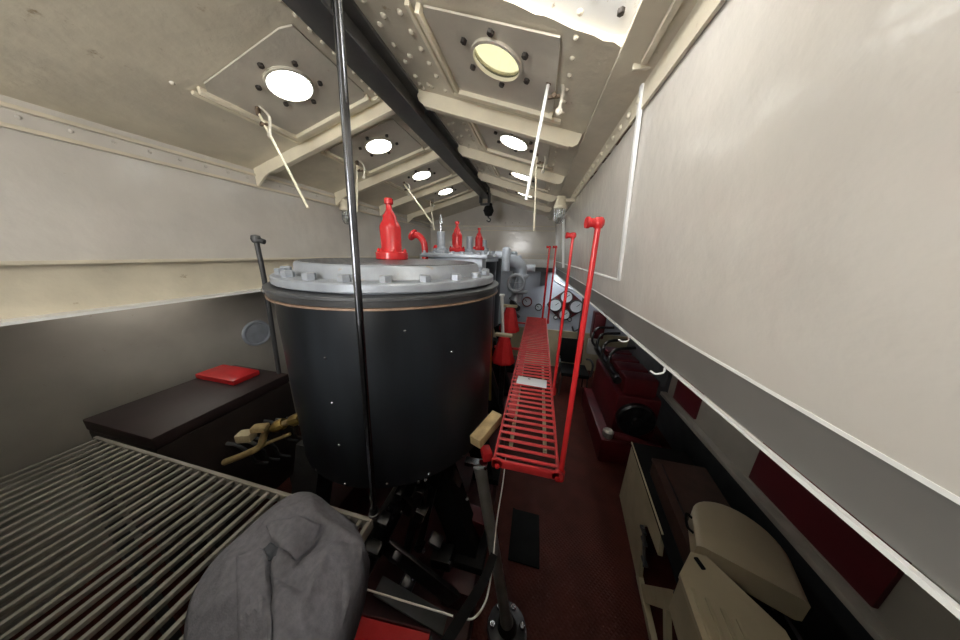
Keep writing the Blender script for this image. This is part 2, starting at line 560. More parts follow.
# ceiling frames: bulb flats with rounded ends
k_ = 10
for side in (1, -1):
    for fy in FR[1:]:
        m = MB(); sx = 1 if side > 0 else -1
        n = NRr if side > 0 else NLl
        x_in = RX + sx * .075; x_out = .215 - .018 * (fy - 1.3) if side > 0 else LX + .02
        dz = .080
        poly = []
        a, b = slope_pt(side, x_in, fy), slope_pt(side, x_out, fy)
        t = (b - a).normalized(); ln = (b - a).length
        poly.append(a + t * 0)
        poly.append(a + n * .04); poly.append(a + t * .02 + n * .065); poly.append(a + t * .06 + n * dz)
        if side > 0:
            poly += [a + t * (ln - .03) + n * dz, a + t * (ln - .005) + n * (dz - .02), b + n * .03, b]
        else:
            poly += [a + t * (ln - .16) + n * dz, a + t * (ln - .09) + n * (dz + .01), a + t * (ln - .04) + n * (dz + .03), b + Vector((0, 0, -.15)), b]
        m.prism(poly, (0, .016, 0))
        m.bar(a + t * .06 + n * dz + Vector((0, .02, 0)), a + t * (ln - (.05 if side > 0 else .16)) + n * dz + Vector((0, .02, 0)), .05, .014, n, .005)
        struct(m.build('trim_%d' % k_, BEAMP), 'cream ceiling frame'); k_ += 1

# ---- skylight hatches: plate, raised angle frame, port glass ring, nuts
wn = 1
for side in (1, -1):
    for j, hy in enumerate(HYR if side > 0 else HYL + [-.3]):
        hx = HRX if side > 0 else HLX
        n = NRr if side > 0 else NLl; sx = 1 if side > 0 else -1
        root = bpy.data.objects.new('window_%d' % wn, None); COL.objects.link(root); root.location = slope_pt(side, hx, hy)
        struct(root, 'round skylight portlight in a square hatch'); wn += 1
        xi, xo = (hx - sx * .30, hx + sx * .28)       # ridge side, eave side
        if side < 0: xi, xo = hx + .29, hx - .37
        y0, y1 = (hy - .20, hy + .34) if side > 0 else (hy - .23, hy + .34)
        # plate with round hole
        m = MB(); seg = 40
        x0, x1 = min(xi, xo), max(xi, xo)
        lay = []
        for o in (.004, .012):
            inn, out = [], []
            for k in range(seg):
                a = 2 * PI * k / seg; c, s_ = math.cos(a), math.sin(a)
                inn.append(m.bm.verts.new(slope_pt(side, hx + (PR + .004) * c, hy + (PR + .004) * s_, o)))
                # ray to rectangle
                tt = 1e9
                if c > 1e-6: tt = min(tt, (x1 - hx) / c)
                if c < -1e-6: tt = min(tt, (x0 - hx) / c)
                if s_ > 1e-6: tt = min(tt, (y1 - hy) / s_)
                if s_ < -1e-6: tt = min(tt, (y0 - hy) / s_)
                out.append(m.bm.verts.new(slope_pt(side, hx + tt * c, hy + tt * s_, o)))
            for k in range(seg): m.bm.faces.new((inn[k], inn[(k + 1) % seg], out[(k + 1) % seg], out[k]))
            lay.append((inn, out))
        for w in (0, 1):
            A_, B_ = lay[0][w], lay[1][w]
            for k in range(seg): m.bm.faces.new((A_[k], A_[(k + 1) % seg], B_[(k + 1) % seg], B_[k]))
        m.build('hatch_plate', HATCHP, root, smooth=False)
        # raised border angles, near and ridge sides
        m = MB()
        q = lambda x, y, o=.03: slope_pt(side, x, y, o)
        for o in (0.0, .05):
            h_ = .035 if o == 0 else .018
            xa, xb = (x0 - o, x1 + o)
            m.bar(q(xa, y1 + o, h_ / 2), q(xb, y1 + o, h_ / 2), .034, h_, n, .004)
            if side > 0: m.bar(q(x0 - o, y0, h_ / 2), q(x0 - o, y1 + o, h_ / 2), .022, h_, n, .004)
            else: m.bar(q(x0 - o, y0, h_ / 2), q(x0 - o, y1 + o, h_ / 2), .022, h_, n, .004)
        m.build('hatch_border', BEAMP, root)
        R = Vector((0, 0, 1)).rotation_difference(n).to_matrix()
        m = MB(); m.lathe([(PR + .012, .012), (PR + .012, .024), (PR, .026), (PR, .012)], slope_pt(side, hx, hy), 40, R, close=False)
        m.build('port_ring', HATCHP, root)
        m = MB(); m.lathe([(0, -.004), (PR + .002, -.004), (PR + .002, .004), (0, .004)], slope_pt(side, hx, hy, .004), 40, R)
        m.build('port_glass', GLASSY if (side > 0 and j == 0) else GLASS, root)
        for k in range(6):
            a = 2 * PI * (k + .5) / 6
            m = MB(); m.nut(slope_pt(side, hx + .160 * math.cos(a), hy + .160 * math.sin(a), .012), .015, .014, n)
            m.build('nut', NUTD, root)

# raised lid of the hatch overhead and its side coamings
m = MB()
LIDUP = .26
def lidp(x, y, o=0.0): return Vector((x, y, zr(x) + .02 + (OY1 + .02 - y) * LIDUP + o))
m.prism([lidp(OX0 - .05, OY1 + .02), lidp(OX1 + .02, OY1 + .02), lidp(OX1 + .02, OY0 - .1), lidp(OX0 - .05, OY0 - .1)], (0, 0, .02))
struct(m.build('trim_40', CHIPW), 'white chipped underside of the raised hatch lid')
m = MB()
for x, y in ((-.07, 1.02), (.10, 1.075), (.195, 1.105), (.08, .93), (-.25, .98)):
    m.nut(lidp(x, y, -.012), .012, .014, (0, 0, -1))
struct(m.build('trim_41', NUTD))
m = MB()
m.prism([(OX1, OY1, zr(OX1) - .03), (OX1, OY0, zr(OX1) - .03), (OX1, OY0, zr(OX1) + .10), (OX1, OY1, zr(OX1) + .10)], (.02, 0, 0))
m.box((OX1 - .02, OY1 + .02, zr(OX1) - .03), (OX1 + .06, OY1 + .035, zr(OX1) - .0), bev=.004)
struct(m.build('trim_42', CEIL), 'side coaming of the overhead hatch')

# ================================================================ OVERHEAD THINGS
t = thing('crane_beam', (RX, 2.0, 3.53), 'long black steel I-beam rail hung under the ceiling ridge', 'beam')
m = MB(); m.box((RX - .075, -1.2, 3.52), (RX + .075, 4.55, 3.538), bev=.003); m.build('lower_flange', BLACKP, t)
m = MB(); m.box((RX - .012, -1.2, 3.538), (RX + .012, 4.55, 3.665)); m.build('web', BEAMG, t)
m = MB(); m.box((RX - .075, -1.2, 3.655), (RX + .075, 4.55, 3.675), bev=.003); m.build('upper_flange', BEAMG, t)
for y in (2.0, 2.9, 3.75):
    m = MB(); m.box((RX + .055, y - .02, 3.60), (RX + .10, y + .02, 3.70), bev=.004); m.build('clip', BLACKP, t)

t = thing('chain_hoist', (RX, 4.48, 3.30), 'black hoist trolley and hook at the far end of the ceiling rail', 'hoist')
m = MB()
for s in (-1, 1):
    m.box((RX + s * .075 - .008, 4.36, 3.42), (RX + s * .075 + .008, 4.58, 3.64), bev=.006)
m.box((RX - .08, 4.44, 3.40), (RX + .08, 4.50, 3.43), bev=.005)
m.build('trolley', BLACKP, t)
for s in (-1, 1):
    for y in (4.42, 4.52):
        m = MB(); m.lathe([(.03, -.012), (.03, .012)], (RX + s * .055, y, 3.565), 16, Vector((0, 0, 1)).rotation_difference(Vector((1, 0, 0))).to_matrix())
        m.build('wheel', DSTEEL, t)
m = MB(); m.lathe([(0, -.10), (.06, -.08), (.095, 0), (.07, .07), (0, .09)], (RX + .06, 4.52, 3.32), 18); m.box((RX + .02, 4.48, 3.24), (RX + .12, 4.56, 3.44), bev=.012)
m.build('hoist_block', RUBBER, t)
m = MB(); m.tube(smooth_path([(RX + .06, 4.52, 3.25), (RX + .06, 4.52, 3.21), (RX + .10, 4.52, 3.18), (RX + .08, 4.52, 3.14), (RX + .03, 4.52, 3.16)]), .012, 8)
m.build('hook', BLACKP, t)

# prop rods of the hatches
def stay(px0, px1, side, y, r, label, bracket=True, mt=BEAMP, low=None):
    """rod hanging from the hatch edge; px0/px1 give its ends in the plane y"""
    a, b = aty(*px0, y), aty(*px1, low if low else y)
    t = thing('skylight_stay', a, label, 'stay rod', 'stay rods of the skylights')
    m = MB(); m.tube([a, a.lerp(b, .5), b], [r, r, r * 1.05], 10); m.build('rod', mt, t)
    n = NRr if side > 0 else NLl
    m = MB(); m.cbox(a + Vector((0, 0, .0)), (.024, .02, .04), None, .006)
    m.tube([a, a + Vector((0, .0, .07))], .012, 8)
    m.build('bracket', RUST, t)
    m = MB(); c = a + Vector((0, 0, -.07)); m.cbox(c + Vector((.03, 0, 0)), (.06, .014, .014), None, .004); m.nut(c + Vector((.03, -.005, 0)), .012, .014, (0, -1, 0))
    m.build('clamp', RUST, t)
    m = MB(); m.tube(smooth_path([a + Vector((.02, 0, .03)), a + Vector((.07, .01, -.03)), a + Vector((.06, .0, -.13))]), .008, 6); m.dome(a + Vector((.06, 0, -.13)), .018, (0, -1, 0))
    m.build('wing_screw', HATCHP, t)
    return t


stay((258, 112), (308, 208), -1, 1.45, .008, 'thin cream stay rod hanging below the nearest skylight on the left slope')
stay((357, 163), (357, 212), -1, 2.36, .008, 'thin cream stay rod half hidden behind the upright steel pole')
stay((404, 184), (432, 223), -1, 3.16, .011, 'slanting cream stay rod above the near red relief valve')
stay((430, 198), (434, 230), -1, 4.1, .010, 'short stay rod of the farthest skylight on the left slope')
stay((549, 80), (526, 200), 1, 1.46, .0085, 'thick white stay rod below the yellowed skylight', mt=WHITEP)
stay((537, 154), (534, 231), 1, 2.36, .007, 'thin cream stay rod right of the thick white rod')

# upright steel pole in front
t = thing('steel_pole', (-.535, .595, 1.6), 'upright round steel pole in front of the big black cylinder', 'pole')
m = MB(); m.tube([(-.535, .595, 1.612), (-.515, .61, 2.4), (-.497, .627, 3.15), (-.485, .635, 3.57)], .011, 16); m.build('shaft', POLE, t)
m = MB(); m.lathe([(.020, 1.6), (.020, 1.612), (.016, 1.614), (.015, 1.63), (.011, 1.635)], (-.535, .595, 0), 20); m.build('foot', DSTEEL, t)

# bulkhead lamps
def lamp(c, wall, label):
    c = Vector(c)
    t = thing('bulkhead_lamp', c, label, 'lamp', 'caged bulkhead lamps')
    m = MB(); m.lathe([(.030, .0), (.068, .002), (.072, .03), (.06, .045), (.052, .10), (.058, .105), (.05, .13), (0, .135)], c, 24)
    m.build('lamp_cap', BEAMP, t)
    m = MB(); m.lathe([(0, -.13), (.03, -.125), (.045, -.10), (.045, 0)], c, 24); m.build('glass_jar', GLASS, t)
    m = MB(); m.lathe([(.012, -.03), (.012, 0)], c, 12); m.lathe([(0, -.10), (.02, -.085), (.024, -.06), (.012, -.03)], c, 14); m.build('bulb', WHITEP, t)
    m = MB()
    for k in range(6):
        a = 2 * PI * k / 6; u = Vector((math.cos(a), math.sin(a), 0))
        m.tube(smooth_path([c + u * .052, c + u * .052 + Vector((0, 0, -.10)), c + u * .035 + Vector((0, 0, -.145)), c + Vector((0, 0, -.155))], 4), .0035, 6)
    m.ring(c + Vector((0, 0, -.06)), .052, .0035)
    m.build('cage', STEEL, t)
    m = MB(); w = Vector((wall, c.y, c.z + .09)); m.bar(c + Vector((0, 0, .09)), w, .03, .03); m.build('bracket', BEAMP, t)
    return t


lamp(aty(560, 209, 3.1), wallx(3.15, 3.1), 'cream caged lamp with a glass jar in the far corner by the right wall')
lamp(atx(346, 211, -2.41), LX, 'small cream caged lamp on the left wall behind the steel pole')
m = MB(); yy = 3.9; m.tube([(wallx(3.1, yy) - .03, yy, 3.1), (wallx(2.9, yy) - .03, yy, 2.8), (wallx(2.5, yy) - .03, yy, 2.42)], .018, 10)
tag(m.build('conduit_pipe', WHITEP), 'white conduit pipe running down the right wall below the caged lamp', 'pipe')

# ================================================================ THE ENGINE
CX, CY = -.98, 1.575
t = thing('steam_cylinder', (CX, CY, 1.33), 'huge black-jacketed steam cylinder with a bolted silver cover', 'engine cylinder')
m = MB(); m.lathe([(.69, 1.285), (.70, 1.29), (.702, 2.337)], (CX, CY, 0), 96); m.build('jacket', JACKET, t)
m = MB(); m.lathe([(.703, 2.335), (.732, 2.337), (.732, 2.347), (.703, 2.349)], (CX, CY, 0), 96); m.build('gasket', COPPER, t)
m = MB(); m.lathe([(.70, 2.349), (.728, 2.35), (.730, 2.378), (.722, 2.380), (.70, 2.382)], (CX, CY, 0), 96); m.build('body_flange', BLACKP, t)
m = MB(); m.lathe([(.69, 2.38), (.736, 2.381), (.736, 2.394), (.725, 2.397), (.66, 2.398)], (CX, CY, 0), 96); m.build('joint_ring', DGREY, t)
m = MB(); m.lathe([(.65, 2.395), (.650, 2.406), (.692, 2.408), (.698, 2.413), (.698, 2.445), (.692, 2.452), (.600, 2.456), (.592, 2.464), (.586, 2.512), (.576, 2.524), (.56, 2.526)], (CX, CY, 0), 96)
m.build('cover', SILVER, t)
m = MB(); m.lathe([(.561, 2.515), (.56, 2.529), (.52, 2.532), (0, 2.536)], (CX, CY, 0), 96); m.build('tread_plate', TREAD, t)
for k in range(22):
    a = 2 * PI * k / 22 + .05
    m = MB(); m.nut((CX + .645 * math.cos(a), CY + .645 * math.sin(a), 2.453), .029, .034); m.build('cover_nut', SILVER, t)
for px, py in ((325, 358), (332, 403), (339, 445), (316, 470), (345, 484), (387, 484), (429, 474), (463, 456), (405, 331), (452, 352)):
    d = ray(px, py); e = EYE - Vector((CX, CY, 0))
    A = d.x ** 2 + d.y ** 2; B = 2 * (d.x * e.x + d.y * e.y); Cc = e.x ** 2 + e.y ** 2 - .703 ** 2
    disc = B * B - 4 * A * Cc
    if disc <= 0: continue
    s = (-B - math.sqrt(disc)) / (2 * A); p = EYE + d * s
    if not 1.295 < p.z < 2.30: continue
    n = Vector((p.x - CX, p.y - CY, 0)).normalized()
    m = MB(); m.dome(p, .008, n, .7, 10); m.build('screw', STEEL, t)


def relief_valve(c, s, label, first=None):
    if first:
        t = copy_tree(first); t.location = c; t.scale = (s, s, s); tag(t, label, 'valve', 'red relief valves'); return t
    c = Vector(c)
    t = thing('relief_valve', c, label, 'valve', 'red relief valves')
    t.scale = (s, s, s)
    m = MB(); m.lathe([(.098, 0), (.105, .004), (.105, .045), (.098, .05), (.072, .052)], c, 40); m.build('flange', RED, t)
    m = MB(); m.lathe([(.074, .048), (.072, .06), (.066, .07), (.068, .20), (.066, .215), (.050, .245), (.044, .255), (.044, .275), (.030, .295)], c, 40); m.build('body', RED, t)
    m = MB(); m.lathe([(.030, .293), (.028, .30), (.020, .315), (.018, .345), (.027, .35), (.029, .378), (.022, .385), (0, .387)], c, 28); m.build('spindle_cap', RED, t)
    for k in range(6):
        a = 2 * PI * k / 6 + .3
        m = MB(); m.nut(c + Vector((.087 * math.cos(a), .087 * math.sin(a), .048)), .013, .018, stud=.008); m.build('flange_nut', RED, t)
    return t


v0 = relief_valve((CX - .055, 1.62, 2.535), 1.06, 'tall red relief valve standing on the big silver cylinder cover')
relief_valve((CX, 2.95, 2.602), .92, 'red relief valve on the middle cylinder between two silver caps', v0)
relief_valve((CX, 4.10, 2.640), .92, 'small red relief valve on the farthest cylinder', v0)

# the middle and far cylinders
for (x, y, r, zt, lab) in ((CX, 3.05, .50, 2.60, 'silver-topped middle steam cylinder behind the big black one'), (CX, 4.22, .40, 2.638, 'farthest and smallest silver-topped steam cylinder of the engine')):
    t = thing('steam_cylinder', (x, y, 1.33), lab, 'engine cylinder')
    m = MB(); m.lathe([(r - .02, 1.33), (r - .02, zt - .10)], (x, y, 0), 64); m.build('jacket', JACKET, t)
    m = MB(); m.lathe([(r - .02, zt - .10), (r, zt - .095), (r, zt - .04), (r - .02, zt - .035), (r - .09, zt - .03), (r - .10, zt - .003), (0, zt)], (x, y, 0), 64); m.build('cover', SILVER, t)
    for k in range(16):
        a = 2 * PI * k / 16; m = MB(); m.nut((x + (r - .045) * math.cos(a), y + (r - .045) * math.sin(a), zt - .033), .02, .028); m.build('cover_nut', SILVER, t)
# valve chests between the cylinders
t = thing('valve_chest', (CX, 2.32, 1.6), 'silver box-shaped valve chest just behind the big cylinder', 'valve chest')
m = MB(); m.box((CX - .10, 2.34, 1.6), (CX + .46, 2.53, 2.545), bev=.015); m.build('body', GREYP, t)
m = MB(); m.box((CX - .16, 2.285, 2.545), (CX + .52, 2.60, 2.585), bev=.01); m.build('lid', SILVER, t)
for x in frange(CX - .13, CX + .50, .1):
    for y in (2.31, 2.575):
        m = MB(); m.nut((x, y, 2.585), .016, .022); m.build('nut', SILVER, t)


def silver_cap(c, r, h, label, spindle=False):
    c = Vector(c); t = thing('silver_cap', c, label, 'cap', 'silver caps on the engine')
    m = MB(); m.lathe([(r * 1.9, 0), (r * 1.95, .006), (r * 1.9, .03), (r * 1.3, .035), (r * 1.1, .05), (r, .06)], c, 28); m.build('flange', SILVER, t)
    m = MB(); m.lathe([(r, .055), (r, h - .01), (r * .9, h), (0, h + .002)], c, 28); m.build('barrel', SILVER, t)
    if spindle:
        m = MB(); m.lathe([(.014, h), (.014, h + .06), (.020, h + .065), (.020, h + .09), (.012, h + .10), (.008, h + .16), (0, h + .165)], c, 14); m.build('spindle', STEEL, t)
    for k in range(6):
        a = 2 * PI * k / 6; m = MB(); m.nut(c + Vector((r * 1.65 * math.cos(a), r * 1.65 * math.sin(a), .03)), .012, .018); m.build('nut', SILVER, t)
    return t


silver_cap((CX + .0, 2.43, 2.585), .042, .21, 'tall silver cap with a spindle, left of the middle red valve', True)
silver_cap((CX, 3.52, 2.60), .045, .22, 'silver cap between the two distant red relief valves')
silver_cap((CX, 4.55, 2.638), .042, .19, 'last silver cap beyond the farthest red valve')

# red elbow pipe on the left
c = aty(428, 255, 2.5)
t = thing('elbow_pipe', c, 'red flanged elbow pipe standing left of the tall silver cap', 'pipe')
a = aty(425, 256, 2.5); b = aty(424, 243, 2.5); e = aty(413, 235, 2.5)
m = MB(); m.tube(smooth_path([a + Vector((0, 0, -.12)), a, b, (b + e) / 2 + Vector((0, 0, .035)), e], 6), .034, 16); m.build('bend', RED, t)
dv = (e - b).normalized(); R = Vector((0, 0, 1)).rotation_difference(dv).to_matrix()
m = MB(); m.lathe([(.06, -.012), (.065, 0), (.06, .014)], e, 24, R); m.build('flange', RED, t)
a2 = a + Vector((.06, .12, 0))
m = MB(); m.tube(smooth_path([a2 + Vector((.07, 0, -.1)), a2 + Vector((.07, 0, .02)), a2 + Vector((.05, 0, .08)), a2 + Vector((0, 0, .1))], 6), .026, 14); m.build('branch', RED, t)

# grey valve assembly at the right of the engine
c = Vector((-.30, 3.2, 1.9))
t = thing('stop_valve', c, 'grey stop valve and pipe bend at the right end of the engine', 'valve')
m = MB(); m.tube(smooth_path([(-.36, 3.1, 2.52), (-.26, 3.15, 2.50), (-.20, 3.2, 2.42), (-.20, 3.2, 2.2), (-.24, 3.2, 2.0)], 6), .075, 18); m.build('bend', GREYP, t)
for z in (2.33, 2.12):
    m = MB(); m.lathe([(.11, -.015), (.115, 0), (.11, .015)], (-.20, 3.2, z), 28); m.build('flange', GREYP, t)
m = MB(); m.lathe([(.06, 2.1), (.08, 2.15), (.08, 2.25), (.05, 2.3)], (-.30, 3.35, 0), 24); m.tube([(-.30, 3.35, 2.3), (-.30, 3.35, 2.46)], .02, 10); m.build('bonnet', GREYP, t)
m = MB(); R = .10; cc = aty(516, 283, 3.0); m.ring(cc, R, .018, (0, -1, .1)); m.bar(cc + Vector((-R, 0, 0)), cc + Vector((R, 0, 0)), .016, .012); m.bar(cc + Vector((0, 0, -R)), cc + Vector((0, 0, R)), .016, .012); m.tube([cc, cc + Vector((0, .3, 0))], .012); m.build('handwheel', SILVER, t)
m = MB(); m.cbox((-.45, 3.35, 2.58), (.2, .3, .1), None, .02); m.build('cover_box', GREYP, t)
for (x, y, z, r, h) in ((-.36, 2.9, 2.5, .05, .17), (-.30, 3.25, 2.48, .04, .15), (-.25, 3.5, 2.45, .035, .13)):
    m = MB(); m.lathe([(r, z - .1), (r, z + h - .02), (r * .6, z + h)], (x, y, 0), 16); m.build('drain_cock', GREYP, t)
m = MB(); m.box((-.29, 3.55, 2.36), (-.02, 3.62, 2.46), bev=.015); m.tube([(-.26, 3.58, 2.4), (-.26, 3.58, 2.55)], .025); m.build('rocker_arm', GREYP, t)
# white pipe down
m = MB(); p0, p1 = aty(502, 296, 2.6), aty(503, 345, 2.6); m.tube([p0, p1], .018, 10); m.lathe([(.03, 0), (.03, .02)], p0, 14)
tag(m.build('vertical_pipe', WHITEP), 'short white vertical pipe beside the black cylinder edge', 'pipe')
m = MB(); m.tube([aty(491, 300, 2.35), aty(490, 400, 2.2)], .014, 10)
tag(m.build('thin_pipe', BRASS), 'thin brownish pipe down the right edge of the black cylinder', 'pipe')

# red tapered castings between engine and catwalk
def red_bell(c, s, label, first=None):
    c = Vector(c); t = thing('red_casting', c, label, 'casting', 'red castings beside the catwalk')
    m = MB()
    R = None
    m.lathe([(.10 * s, 0), (.125 * s, .01 * s), (.125 * s, .04 * s), (.115 * s, .06 * s), (.06 * s, .28 * s), (.05 * s, .30 * s)], c, 8); m.build('bell', RED, t)
    m = MB(); m.box(c + Vector((-.10 * s, -.03, .30 * s)), c + Vector((.08 * s, .03, .33 * s)), bev=.006); m.build('cap_bar', KHAKI, t)
    m = MB(); m.tube([c + Vector((0, 0, -.5)), c], .03 * s, 10); m.build('stem', DSTEEL, t)
    return t


red_bell(aty(503, 362, 2.3), .95, 'red bell-shaped casting between black cylinder and catwalk, the nearer one')
red_bell(aty(509, 331, 3.1), 1.1, 'red bell-shaped casting by the far end of the catwalk')

# inclined turned column with wooden block
p_top, p_bot = Vector((-.235, 1.15, 1.36)), Vector((.02, 1.09, .06))
t = thing('engine_column', (p_bot.x, p_bot.y, 0), 'slanting polished steel engine column with a bolted round foot', 'column')
m = MB(); m.tube([p_top, p_top.lerp(p_bot, .1), p_top.lerp(p_bot, .9), p_bot], [.042, .037, .036, .05], 20); m.build('shaft', COLST, t)
m = MB(); m.lathe([(.135, 0), (.14, .01), (.135, .04), (.07, .05), (.05, .09), (.04, .10)], (p_bot.x, p_bot.y, 0), 32); m.build('foot', DSTEEL, t)
for k in range(6):
    a = 2 * PI * k / 6 + .2; m = MB(); m.nut((p_bot.x + .105 * math.cos(a), p_bot.y + .105 * math.sin(a), .042), .02, .03, stud=.02); m.build('foot_nut', STEEL, t)
m = MB(); m.bar(p_top + Vector((-.09, 0, .0)), p_top + Vector((.05, 0, .0)), .05, .03, (0, 0, 1), .006); m.build('head', STEEL, t)
# red bracket above the column head
m = MB(); m.cbox(p_top + Vector((.035, .03, .06)), (.06, .08, .06), Matrix.Rotation(.5, 3, 'Z'), .012)
pass
tag(m.build('column_bracket', RED), 'red bracket on the column head below the wooden block', 'bracket')
a, b = aty(477, 440, 1.12), aty(494, 420, 1.28)
m = MB(); dr = (b - a).normalized(); m.bar(a - dr * .02, b + dr * .04, .072, .062, (0, 0, 1), .004)
tag(m.build('wooden_block', WOOD), 'rough wooden block wedged between black cylinder and red catwalk', 'wood block')

# bed, rear columns, crank gear
m = MB(); m.box((-1.75, .75, 0), (-.22, 5.0, .22), bev=.02); m.box((-1.75, .75, .22), (-1.45, 5.0, .5), bev=.02); m.box((-.45, 1.0, .22), (-.22, 5.0, .42), bev=.02)
tag(m.build('engine_bed', mat('bed_dark_red', (.045, .006, .008), .5, var=.3)), 'dark red cast engine bed on the floor under the cylinders', 'engine bed')
for i, y in enumerate((1.25, 1.95, 2.75, 3.5, 4.3)):
    m = MB()
    m.prism([(-.40, y - .08, .42), (-.22, y - .08, .42), (-.52, y - .06, 1.30), (-.70, y - .06, 1.30)], (0, .16, 0))
    m.cbox((-.31, y, .45), (.26, .26, .07), None, .012)
    tag(m.build('engine_standard', RUBBER), 'black cast standard under the engine, %s' % ('nearest the wooden block', 'second from the front', 'third from the front', 'fourth from the front', 'the farthest')[i], 'standard', 'standards along the catwalk side of the engine')
for i, y in enumerate((1.1, 2.0)):
    m = MB(); m.prism([(-1.72, y - .08, .5), (-1.5, y - .08, .5), (-1.3, y - .06, 1.30), (-1.5, y - .06, 1.30)], (0, .16, 0))
    tag(m.build('engine_standard', BLACKP), 'black cast standard on the wall side below the big cylinder, %s' % ('front one', 'rear one')[i], 'standard', 'black standards below the big cylinder')
t = thing('crankshaft', (CX, 1.6, .55), 'dark steel crankshaft with webs below the big cylinder', 'crankshaft')
m = MB(); m.tube([(CX, .8, .55), (CX, 1.45, .55)], .09, 20); m.tube([(CX, 1.75, .55), (CX, 4.8, .55)], .09, 20); m.build('journal', DSTEEL, t)
for y in (1.42, 1.70):
    m = MB(); m.bar((CX - .0, y, .40), (CX + .22, y, .86), .09, .2, (1, 0, 0), .02); m.build('web', DSTEEL, t)
m = MB(); m.tube([(CX + .17, 1.40, .76), (CX + .17, 1.75, .76)], .07, 20); m.build('crank_pin', STEEL, t)
t = thing('connecting_rod', (CX + .17, 1.575, .76), 'dark steel connecting rod with bolted bearing ends under the cylinder', 'connecting rod')
m = MB(); m.tube([(CX + .16, 1.575, .80), (CX + .02, 1.575, 1.18)], [.055, .04], 16); m.build('shank', DSTEEL, t)
m = MB(); m.cbox((CX + .17, 1.575, .76), (.24, .14, .22), Matrix.Rotation(-.35, 3, 'Y'), .02); m.build('bearing', DSTEEL, t)
for sx in (-1, 1):
    m = MB(); m.nut((CX + .17 + sx * .1, 1.48, .88), .03, .05, stud=.03); m.build('bearing_nut', STEEL, t)
m = MB(); m.cbox((CX + .02, 1.575, 1.2), (.2, .18, .12), None, .015); m.build('crosshead', DSTEEL, t)
# reversing gear in front, below cylinder
gear = [((392, 505), (372, 560), 1.05), ((420, 490), (405, 560), 1.05), ((433, 488), (420, 545), 1.15), ((445, 500), (452, 560), 1.2)]
t = thing('valve_gear', (-.6, 1.05, .5), 'dark oily valve gear of links and rods under the cylinder front', 'valve gear')
for (a, b, y) in gear:
    pa, pb = aty(*a, y), aty(*b, y)
    m = MB(); m.bar(pa, pb, .05, .03, (0, 1, 0), .006); m.build('link', DSTEEL, t)
    m = MB(); m.lathe([(.035, -.03), (.035, .03)], pb, 18, Vector((0, 0, 1)).rotation_difference(Vector((0, 1, 0))).to_matrix()); m.build('pin', DSTEEL, t)
for (px, py) in ((419, 481), (426, 479), (402, 511), (394, 516), (424, 550), (450, 561), (409, 583), (413, 578), (390, 507), (467, 498)):
    m = MB(); p = aty(px, py, 1.0); m.nut(p, .010, .018, (.2, -.8, .5), stud=.012); m.build('nut', STEEL, t)
for (px, py, yy, w_, h_, rz) in ((400, 492, 1.1, .05, .12, .3), (414, 497, 1.12, .08, .16, -.3), (385, 520, 1.0, .07, .10, .2), (396, 555, 1.0, .06, .16, .5), (375, 548, .95, .10, .10, .1), (455, 480, 1.3, .06, .2, -.2), (436, 540, 1.1, .09, .06, .4)):
    m = MB(); m.cbox(aty(px, py, yy), (w_, .07, h_), Matrix.Rotation(rz, 3, 'Y') @ Matrix.Rotation(.3, 3, 'X'), .012); m.build('block', DSTEEL, t)
p = aty(408, 582, 1.0); m = MB(); m.cbox(p, (.09, .08, .1), Matrix.Rotation(.4, 3, 'Y') @ Matrix.Rotation(.4, 3, 'X'), .012); m.build('slipper', DSTEEL, t)
p = aty(421, 512, 1.05); m = MB(); m.cbox(p, (.07, .08, .09), Matrix.Rotation(.35, 3, 'Y'), .012); m.build('die_block', DSTEEL, t)
p = aty(443, 556, 1.1); m = MB(); m.cbox(p, (.14, .12, .09), Matrix.Rotation(-.1, 3, 'Y'), .012); m.build('guide_block', DSTEEL, t)
pa, pb = aty(385, 545, 1.0), aty(455, 600, 1.0)
m = MB(); m.bar(pa, pb, .03, .16, (0, 0, 1), .01); m.build('slide_bar', DSTEEL, t)
pa, pb = aty(378, 585, .9), aty(445, 625, .9)
m = MB(); m.bar(pa, pb, .1, .02, (0, 0, 1), .005); m.build('cross_plate', DGREY, t)
# glimpses of red framing beside the gear
m = MB(); p = aty(470, 525, 1.35); m.cbox(p, (.22, .12, .3), Matrix.Rotation(.2, 3, 'Y'), .02); q = aty(462, 575, 1.2); m.cbox(q, (.26, .2, .14), Matrix.Rotation(.15, 3, 'Y'), .02); m.bar(p, q, .12, .1)
tag(m.build('guide_bracket', DRED), 'dark red cast bracket beside the valve gear, left of the column', 'bracket')

# ================================================================ CATWALK
ZC = 1.6
CY0, CY1 = .955, 3.9
def cl(y): return -.125 + .0145 * (y - .95)
def cr(y): return .186 + .012 * (y - .95)
t = thing('catwalk', (.04, 2.4, ZC - .03), 'red ladder-like catwalk of round rungs running along the engine', 'catwalk')
m = MB(); m.bar((cl(CY0), CY0, ZC - .012), (cl(CY1), CY1, ZC - .012), .012, .042, (0, 0, 1), .003); m.build('side_rail', REDC, t)
m = MB(); m.bar((cr(CY0), CY0, ZC - .012), (cr(CY1), CY1, ZC - .012), .012, .042, (0, 0, 1), .003); m.build('side_rail', REDC, t)
m = MB(); m.bar((cl(CY0) + .045, 1.35, ZC - .022), (cl(CY1) + .05, CY1, ZC - .022), .05, .008, (0, 0, 1)); m.build('under_strip', REDC, t)
n = 0; y = CY0 + .055
while y < CY1:
    m = MB(); m.tube([(cl(y), y, ZC), (cr(y), y, ZC)], .0085, 8); m.build('rung', REDC, t); y += .056; n += 1
m = MB(); m.bar((cl(CY0) - .008, CY0, ZC + .002), (cr(CY0) + .006, CY0, ZC + .002), .014, .046, (0, 0, 1), .006); m.build('end_plate', REDC, t)
